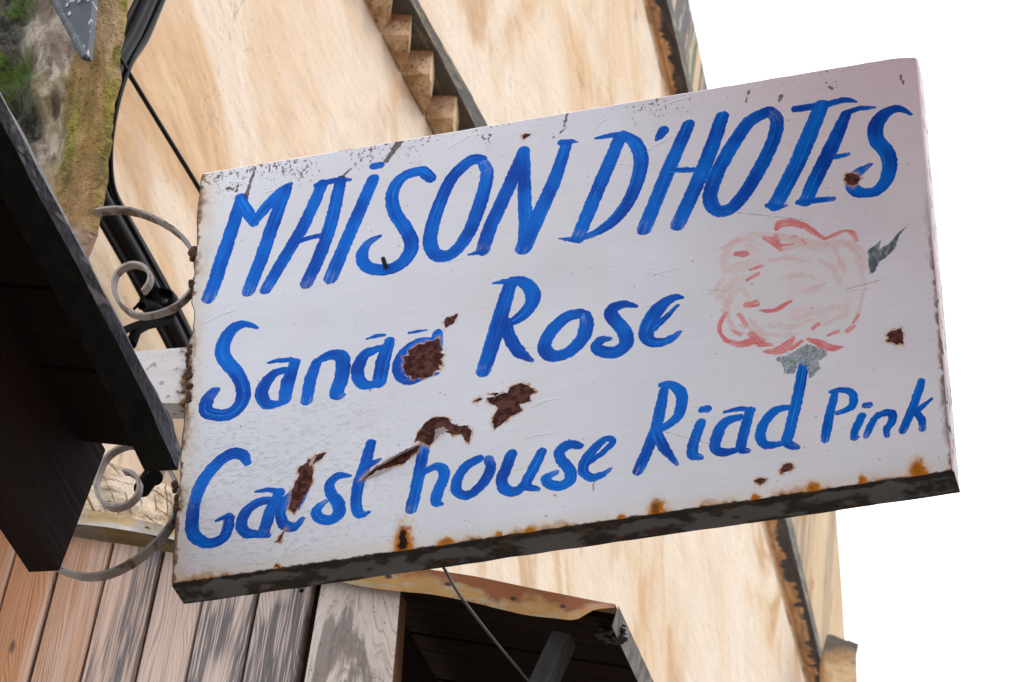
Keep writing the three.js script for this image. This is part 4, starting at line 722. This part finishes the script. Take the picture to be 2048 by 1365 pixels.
// ---------------------------------------------------------------- below: timber bay with its own little roof
const BS = 3.8, BT = (x, y) => A('s', BS, x, y);
const bay = thing('timber_bay', 'weathered board-clad timber bay with a rusty flashing on its roof, below the sign', 'bay window', P(4.2, -1.8, 3.4));
{
  const board = (seed, tone) => surface(160, 1024, 0.09, 0.75, (x, y) => {
    const warp = fbm(x * 16, y * 2.6, 3, seed) * 0.05, g = fbm((x + warp) * 240, y * 2.6, 3, seed + 1), ring = 0.5 + 0.5 * Math.sin((x + warp * 1.3 + fbm(x * 8, y * 1.2, 2, seed + 2) * 0.05) * 1500), f = fbm(x * 500, y * 16, 2, seed + 3), v = y / 0.75;
    let c = mix3([0.72, 0.50, 0.385], [0.44, 0.27, 0.18], sm(0.35, 0.75, g * 0.62 + ring * 0.2 + f * 0.12));
    c = mix3(c, mix3([0.78, 0.66, 0.60], [0.62, 0.51, 0.465], ring * 0.5 + g * 0.5), tone.grey);
    c = mix3(c, [0.50, 0.215, 0.075], tone.orange * 1.35 * sm(0.3, 0.7, fbm(x * 20, y * 3, 3, seed + 4) + 0.15));
    const bk = sm(0.50, 0.62, fbm(x * 34 + g, y * 2.2, 4, seed + 5) + tone.black * 0.28 - 0.16 + (tone.low ?? 0) * sm(0.71, 0.60, y)); c = mix3(c, mix3([0.09, 0.083, 0.09], [0.26, 0.24, 0.245], f), bk * (0.25 + 0.75 * sm(0.40, 0.56, g * 0.5 + f * 0.5)) * Math.min(1, tone.black * 1.6));
    c = mul3(c, 1 - 0.30 * sm(0.72, 0.96, ring) * sm(0.3, 0.6, g) - 0.10 * sm(0.5, 0.75, f));
    const kx = 0.045 + (hash(seed, 2, 3) - 0.5) * 0.04, ky = 0.2 + hash(seed, 5, 7) * 0.35, kd = Math.hypot((x - kx) / 0.006, (y - ky) / 0.012); c = mix3(c, [0.06, 0.045, 0.04], sm(1.4, 0.4, kd + (g - 0.5) * 0.8) * 0.8);
    c = mix3(c, [0.09, 0.05, 0.035], sm(0.0028, 0.0008, Math.min(x, 0.09 - x)) * 0.6);
    return [...c, 0.5 + (g - 0.5) * 0.5 + (ring - 0.5) * 0.25 + (f - 0.5) * 0.2 - bk * 0.1, 0.88];
  }, { bump: 0.0016 });
  const flash = (x) => 1034 + (x - 0) * (1172 - 1034) / 760;           // lower edge of the flashing in the photograph
  // left and right sides of each board along y = 1250
  const lines = [[-112, -0.30], [-10, -0.28], [86, -0.26], [187, -0.242], [294, -0.224], [395, -0.212], [505, -0.20], [614, -0.183]], tones = [{ grey: 0.1, orange: 0.5, black: 0 }, { grey: 0.15, orange: 0.55, black: 0.1 }, { grey: 0.35, orange: 0.4, black: 0.1 }, { grey: 0.45, orange: 0.08, black: 0.8, low: 0.05 }, { grey: 0.75, orange: 0.08, black: 0.15 }, { grey: 0.85, orange: 0, black: 0.8, low: 0.22 }, { grey: 0.9, orange: 0, black: 0.85, low: 0.34 }];
  const X = (l, y) => l[0] + l[1] * (y - 1250);
  for (let k = 0; k < 7; k++) {
    const a = lines[k], b = lines[k + 1], gap = 5, top = 1040 + k * 16, T = (l, e) => BT(X(l, top + e) , top + e), B = (l) => BT(X(l, 1640), 1640), sh = (v, e) => v.clone().addScaledVector(N, e).addScaledVector(U, (vn(k, 3, 881) - 0.5) * 0.006);
    const w = 0.0017, tl = sh(T(a, 0), w), tr = sh(T(b, 14), -w), bl = sh(B(a), w), br = sh(B(b), -w), d = 0.022, bv = 0.0022, m = new MB(), I = (v, e) => v.clone().addScaledVector(N, e), O = (v) => v.clone().addScaledVector(U, d), len = tl.distanceTo(bl), wd = bl.distanceTo(br);
    const mat = board(900 + k * 13, tones[k]), fl = I(tl, bv), fr = I(tr, -bv), gl = I(bl, bv), gr = I(br, -bv), sl = tl.clone().addScaledVector(U, bv), sr = tr.clone().addScaledVector(U, bv), ul = bl.clone().addScaledVector(U, bv), ur = br.clone().addScaledVector(U, bv), v1 = 0.74, v0 = v1 - len, x0 = bv, x1 = 0.09 - bv;
    m.quad(gl, gr, fr, fl, [x0, v0], [x1, v0], [x1, v1], [x0, v1]).quad(ul, gl, fl, sl, [0, v0], [x0, v0], [x0, v1], [0, v1]).quad(gr, ur, sr, fr, [x1, v0], [0.09, v0], [0.09, v1], [x1, v1]).quad(O(bl), ul, sl, O(tl), [0, v0], [0.001, v0], [0.001, v1], [0, v1]).quad(ur, O(br), O(tr), sr, [0.09, v0], [0.089, v0], [0.089, v1], [0.09, v1]);
    part('board', m.geo(0.4), mat, bay);
  }
  // corner post, wavy grain
  const postM = surface(256, 1024, 0.15, 0.6, (x, y) => {
    const cx = 0.080 + 0.02 * Math.sin(y * 9), jit = (fbm(x * 70, y * 9, 4, 940) - 0.5) * 0.10, arch = (0.55 - y) * 1.5 - Math.pow(Math.abs(x - cx) * 8, 1.7) * 0.42, w = fbm(x * 16, y * 9, 5, 941) * 0.16 + jit, band = fbm((arch + w) * 13, x * 3, 4, 943), f = fbm(x * 210, y * 16, 4, 945), e = fbm((arch + w) * 75, x * 14, 3, 949), pat = fbm(x * 17, y * 8, 4, 951);
    let c = mix3([0.80, 0.72, 0.675], [0.56, 0.475, 0.43], e * 0.6 + f * 0.4); c = mix3(c, mix3([0.085, 0.075, 0.075], [0.34, 0.30, 0.28], f), sm(0.44, 0.57, band * 0.50 + f * 0.18 + pat * 0.32 + sm(0.20, 0.5, y) * 0.05) * sm(0.145, 0.105, x + (f - 0.5) * 0.06) * 0.9);
    c = mix3(c, [0.34, 0.25, 0.20], sm(0.62, 0.72, e) * 0.5);
    if (hash(Math.floor(x * 420), Math.floor(y * 420), 953) > 0.996) c = mul3(c, 0.35);
    return [...c, 0.5 + (band - 0.5) * 0.5 + (e - 0.5) * 0.4, 0.88];
  }, { bump: 0.003 });
  const brown = darkWood(951, 1.2);
  {
    const tl = BT(652, 1165), tr = BT(807, 1196), bl = BT(570, 1640), br = BT(768, 1640), m = new MB(), len = tl.distanceTo(bl), o = (v, e) => v.clone().addScaledVector(U, e);
    m.quad(bl, br, tr, tl, [0.004, 0.55 - len], [0.146, 0.55 - len], [0.146, 0.55], [0.004, 0.55]); m.quad(o(bl, 0.08), bl, tl, o(tl, 0.08), [0, 0], [0.004, 0], [0.004, 0.5], [0, 0.5]);
    const post = part('corner_post', m.geo(0.3).translate(...U.clone().multiplyScalar(-0.016).toArray()), postM, bay, 'broad pale corner board with wavy dark grain');
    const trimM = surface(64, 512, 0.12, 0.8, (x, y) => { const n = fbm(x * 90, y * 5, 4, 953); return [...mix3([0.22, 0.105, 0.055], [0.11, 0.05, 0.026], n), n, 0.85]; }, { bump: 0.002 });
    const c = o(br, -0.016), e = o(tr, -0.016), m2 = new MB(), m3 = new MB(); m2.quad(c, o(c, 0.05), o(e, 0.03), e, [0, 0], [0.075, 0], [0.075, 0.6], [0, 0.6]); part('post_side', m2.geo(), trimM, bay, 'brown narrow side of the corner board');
    const c1 = o(c, 0.05).addScaledVector(N, -0.02), e1 = o(e, 0.03).addScaledVector(N, -0.02); m3.quad(c1, o(c1, 1.05), o(e1, 1.05), e1, [0, 0], [0.19, 0], [0.19, 0.6], [0, 0.6]); part('shaded_side_panel', m3.geo(), darkWood(957, 0.8), bay, 'side of the bay under the roof, its shade painted near black');  // near-black wood colour carries the shade under the roof
    for (const [x, y, w] of [[604, 1180, 1], [633, 1188, 0]]) { if (w) { const v = BT(x, y + 4), g = new THREE.SphereGeometry(0.0045, 10, 8); g.translate(v.x, v.y, v.z); part('nail', g, rubber, bay); } }
    // batten between the last board and the post
    const ba = BT(624, 1160), bb = BT(650, 1163), bc = BT(585, 1640), bd = BT(560, 1640); part('batten', (() => { const q = new MB(); q.quad(o(bd, 0.012), o(bc, 0.012), o(bb, 0.012), o(ba, 0.012), [0, 0], [0.03, 0], [0.03, 0.5], [0, 0.5]); return q.geo(); })(), darkWood(955, 1.3), bay);
  }
  // backing behind the gaps between boards
  part('backing', sheet([BT(-150, 1020), BT(800, 1190)].map((v) => v.addScaledVector(U, 0.03)), [BT(-300, 1680), BT(760, 1680)].map((v) => v.addScaledVector(U, 0.03)), 1), new THREE.MeshStandardMaterial({ color: new THREE.Color().setRGB(0.03, 0.018, 0.013), roughness: 0.9, side: THREE.DoubleSide }), bay);
  // rusty flashing along the front of the roof
  const flashM = surface(1024, 96, 1.2, 0.1, (x, y) => {
    const n = fbm(x * 34, y * 34, 4, 961), r = fbm(x * 9, y * 18, 4, 963), sp = fbm(x * 150, y * 150, 2, 965), v = y / 0.07, right = sm(0.45, 0.62, x), d = fbm(x * 60, y * 4, 3, 967);
    let c = mix3(mix3([0.60, 0.57, 0.53], [0.52, 0.40, 0.20], sm(0.42, 0.6, r * 0.7 + n * 0.3)), mix3(mix3([0.41, 0.235, 0.075], [0.38, 0.29, 0.17], sm(0.5, 0.7, fbm(x * 50, y * 90, 3, 969))), [0.235, 0.075, 0.022], sm(0.40, 0.58, r * 0.45 + n * 0.40 + (v - 0.5) * 0.36 + 0.045)), mix(sm(0.62, 0.75, r) * 0.3, 1, right));
    c = mix3(c, [0.46, 0.44, 0.44], sm(0.52, 0.6, d) * (1 - right) * 0.6); c = mix3(c, [0.16, 0.06, 0.03], sm(0.62, 0.72, n * 0.6 + sp * 0.4) * 0.6 * right); c = mix3(c, [0.36, 0.20, 0.16], sm(1.04, 1.10, x) * 0.75);
    for (const [hx, hy] of [[0.32, 0.035], [0.735, 0.034], [0.83, 0.036], [0.935, 0.034], [1.015, 0.036]]) c = mix3(c, [0.04, 0.018, 0.012], sm(1.4, 0.6, Math.hypot((x - hx) / 0.0055, (y - hy) / 0.0055) + (n - 0.5) * 0.6));
    return [...c, 0.5 + (n - 0.5) * 0.5 + (r - 0.5) * 0.3, 0.78];
  }, { bump: 0.002 });
  const up = [[-60, 1004], [60, 1024], [150, 1036], [240, 1050], [345, 1074], [480, 1110], [620, 1140], [800, 1148], [850, 1158], [960, 1175], [1060, 1196], [1140, 1212], [1200, 1224], [1246, 1232]], lo = [[-60, 1032], [60, 1052], [150, 1068], [240, 1078], [345, 1098], [480, 1132], [620, 1166], [740, 1196], [810, 1205], [880, 1212], [960, 1228], [1060, 1252], [1120, 1259], [1168, 1270], [1200, 1252], [1240, 1238]];
  const cu = new THREE.CatmullRomCurve3(up.map(([x, y]) => BT(x, y).addScaledVector(U, -0.030))), cl = new THREE.CatmullRomCurve3(lo.map(([x, y], i) => BT(x, y).addScaledVector(U, -0.030 - (i > 12 && i < 15 ? 0.012 : 0)))), n = 110, a = [], b = [], back = [];
  const byX = (c, pts, q) => { let k = 0, e = 1; for (let i = 0; i < 24; i++) { const m = (k + e) / 2; if (c.getPoint(m).dot(N) < q) k = m; else e = m; } return c.getPoint(k); };
  for (let i = 0; i <= n; i++) { const q = mix(BT(-50, 1030).dot(N), BT(1240, 1235).dot(N), i / n), w = (fbm(i * 0.35, 2, 3, 971) - 0.5); a.push(byX(cu, up, q)); b.push(byX(cl, lo, q).addScaledVector(Y, w * 0.006).addScaledVector(U, w * 0.01)); back.push(a.at(-1).clone().addScaledVector(U, 1.4)); }
  part('flashing', sheet(b, a, 3, undefined, [0, 0], 0.07), flashM, bay, 'rust-stained bent metal flashing on the roof edge');
  part('roof_sheet', sheet(a, back, 1), flashM, bay);
  // soffit of the roof, planks along the front with gaps, running back along the street
  const sw = [981, 983, 985].map((s) => darkWood(s)), so = (x, y, s) => BT(x, y).addScaledVector(U, s);
  for (let k = 0; k < 8; k++) { const s0 = 0.0 + k * 0.14, s1 = s0 + 0.132, l = so(640, 1150, s0), r = so(1232, 1243, s0), l1 = so(640, 1150, s1), r1 = so(1232, 1243, s1), u = (v) => v.clone().addScaledVector(Y, 0.018); part('soffit_plank', hexa(l, r, r1, l1, u(l), u(r), u(r1), u(l1), k * 0.05, k * 0.3, true), sw[k % 3], bay); }
  // right-hand edge of the roof, a grey strip going back along the street
  const es = surface(64, 512, 0.1, 1.4, (x, y) => { const n = fbm(x * 60, y * 30, 4, 991); return [...mix3([0.07, 0.064, 0.058], [0.19, 0.17, 0.155], sm(0.35, 0.65, n)), n, 0.6]; }, { bump: 0.002 });
  const r0 = BT(1247, 1234).addScaledVector(U, -0.03), r1 = r0.clone().addScaledVector(U, 1.5), dn = (v, e) => v.clone().addScaledVector(Y, -e).addScaledVector(N, -0.006);
  part('roof_edge', sheet(dense([r0, r1], 10), dense([dn(r0, 0.034), dn(r1, 0.040)], 10), 1), es, bay, 'grey edge strip on the right side of the little roof');
  const tar = new THREE.MeshStandardMaterial({ color: new THREE.Color().setRGB(0.012, 0.014, 0.014), roughness: 0.35 }), rr = rnd(61), lumps = [];
  for (let k = 0; k < 26; k++) { const v = BT(1196 + rr() * 50, 1242 + rr() * 34).addScaledVector(U, 0.005 + rr() * 0.02), g = new THREE.IcosahedronGeometry(0.0025 + rr() * 0.004, 1); g.scale(1.4, 1, 1); g.translate(v.x, v.y, v.z); lumps.push(g); }
  part('tar', mergeGeometries(lumps), tar, bay, 'black tar daubed in the corner of the roof');
  // grey strut
  const st = surface(64, 256, 0.06, 0.6, (x, y) => { const g = fbm(x * 130, y * 60, 4, 997); return [...mix3([0.014, 0.0145, 0.016], [0.05, 0.052, 0.055], g), g, 0.8]; }, { bump: 0.003 });
  const sa = BT(1104, 1262), sb = BT(1140, 1268), sc = BT(1010, 1560), sd = BT(966, 1560), bk = (v) => v.clone().addScaledVector(U, 0.035);
  part('strut', hexa(sd, sc, sb, sa, bk(sd), bk(sc), bk(sb), bk(sa)), st, bay, 'dark grey slanting strut under the roof');
  // lime mortar bed on the roof at the left
  const mortar = surface(512, 512, 0.4, 0.4, (x, y) => {
    const n = fbm(x * 40, y * 40, 4, 1001), f = fbm(x * 150, y * 150, 3, 1003), sc = (ang, per, s) => { const u = x * Math.cos(ang) + y * Math.sin(ang), v = -x * Math.sin(ang) + y * Math.cos(ang); const c = Math.abs(((u / per + fbm(v * 14, u * 5, 2, s) * 0.7) % 1 + 1) % 1 - 0.5); return sm(0.07, 0.0, c) * sm(0.45, 0.6, vn(u * 30, v * 22, s + 1)); };
    const g = Math.max(sc(0.45, 0.023, 1005), sc(1.35, 0.03, 1007) * 0.8);
    let c = mix3([0.60, 0.49, 0.36], [0.40, 0.29, 0.19], sm(0.35, 0.7, n)); c = mix3(c, [0.17, 0.12, 0.08], g * 0.8 + sm(0.66, 0.76, f) * 0.5); c = mix3(c, [0.66, 0.60, 0.50], sm(0.55, 0.65, fbm(x * 25, y * 25, 3, 1009)) * 0.5);
    return [...c, 0.55 + (n - 0.5) * 0.5 + (f - 0.5) * 0.3 - g * 0.4, 0.95];
  }, { bump: 0.008 });
  const mt = [[60, 860], [180, 880], [260, 905], [305, 925], [326, 948], [340, 968], [354, 988], [366, 1004], [385, 1060]].map(([x, y]) => BT(x, y).addScaledVector(U, 0.06)), mb = [[60, 1040], [180, 1060], [230, 1066], [270, 1074], [300, 1082], [320, 1088], [340, 1092], [362, 1096], [385, 1104]].map(([x, y]) => BT(x, y).addScaledVector(U, -0.012));
  const lump = (v) => v.clone().addScaledVector(U, -(fbm(v.dot(N) * 26, v.y * 26, 4, 1011) - 0.5) * 0.035), mbk = mt.map((v) => v.clone().addScaledVector(U, 0.5));
  part('mortar_bed', mergeGeometries([sheet(dense(mb, 5), dense(mt, 5), 24, lump, [0.02, 0.02]), sheet(dense(mt, 5).map(lump), dense(mbk, 5), 1)]), mortar, bay, 'scored beige lime mortar on the roof behind the lower scroll');
  const stick = Q(-1.95, [[176, 994], [198, 1042]]); part('twig', tube([BT(170, 985).addScaledVector(U, -0.02), BT(184, 1010).addScaledVector(U, -0.02), BT(197, 1036).addScaledVector(U, -0.02)], 0.0022, 8, 6), new THREE.MeshStandardMaterial({ color: new THREE.Color().setRGB(0.24, 0.15, 0.07), roughness: 0.9 }), bay);
}
// ribbed conduit ends in front of the mortar, and the loose wire under the sign
{
  const z = 3.62, p = (x, y, e = 0) => A('s', z + e, x, y), o = thing('conduit', 'short ribbed black conduit ends below the tip of the eave', 'conduit', p(315, 950)), g = [];
  const a = p(262, 1010, 0.14), b = p(312, 938, 0.0), dir = b.clone().sub(a);
  for (let k = 0; k < 13; k++) { const t = new THREE.TorusGeometry(0.0105, 0.003, 6, 14); t.applyMatrix4(new THREE.Matrix4().lookAt(new THREE.Vector3(), dir, Y)); const v = a.clone().lerp(b, 0.45 + 0.55 * k / 12); t.translate(v.x, v.y, v.z); g.push(t); }
  g.push(tube([a.clone().lerp(b, 0.45), b], 0.0105, 4, 12)); part('ribbed_pipe', mergeGeometries(g.map((e) => { const q = e.index ? e.toNonIndexed() : e; return q; })), rubber, o);
  const c = p(309, 956, -0.03), cy = new THREE.CylinderGeometry(0.012, 0.012, 0.10, 18), d = p(322, 920, 0.07).sub(c).normalize(); cy.applyQuaternion(new THREE.Quaternion().setFromUnitVectors(Y, d)); cy.translate(c.x + d.x * 0.05, c.y + d.y * 0.05, c.z + d.z * 0.05); part('pipe_end', cy, rubber, o);
}
{
  const pts = [A('s', 3.37, 850, 1080), A('s', 3.40, 886, 1134), A('s', 3.46, 912, 1180), A('s', 3.54, 950, 1232), A('s', 3.66, 1000, 1295), A('s', 3.80, 1042, 1344), A('s', 4.0, 1090, 1400)];
  const o = thing('loose_wire', 'thin grey wire hanging from under the sign across the rusty flashing', 'wire', pts[0].clone());
  part('strand', tube(pts, 0.0021, 50, 7), new THREE.MeshStandardMaterial({ color: new THREE.Color().setRGB(0.06, 0.062, 0.066), roughness: 0.45 }), o);
}

renderer.render(scene, camera);
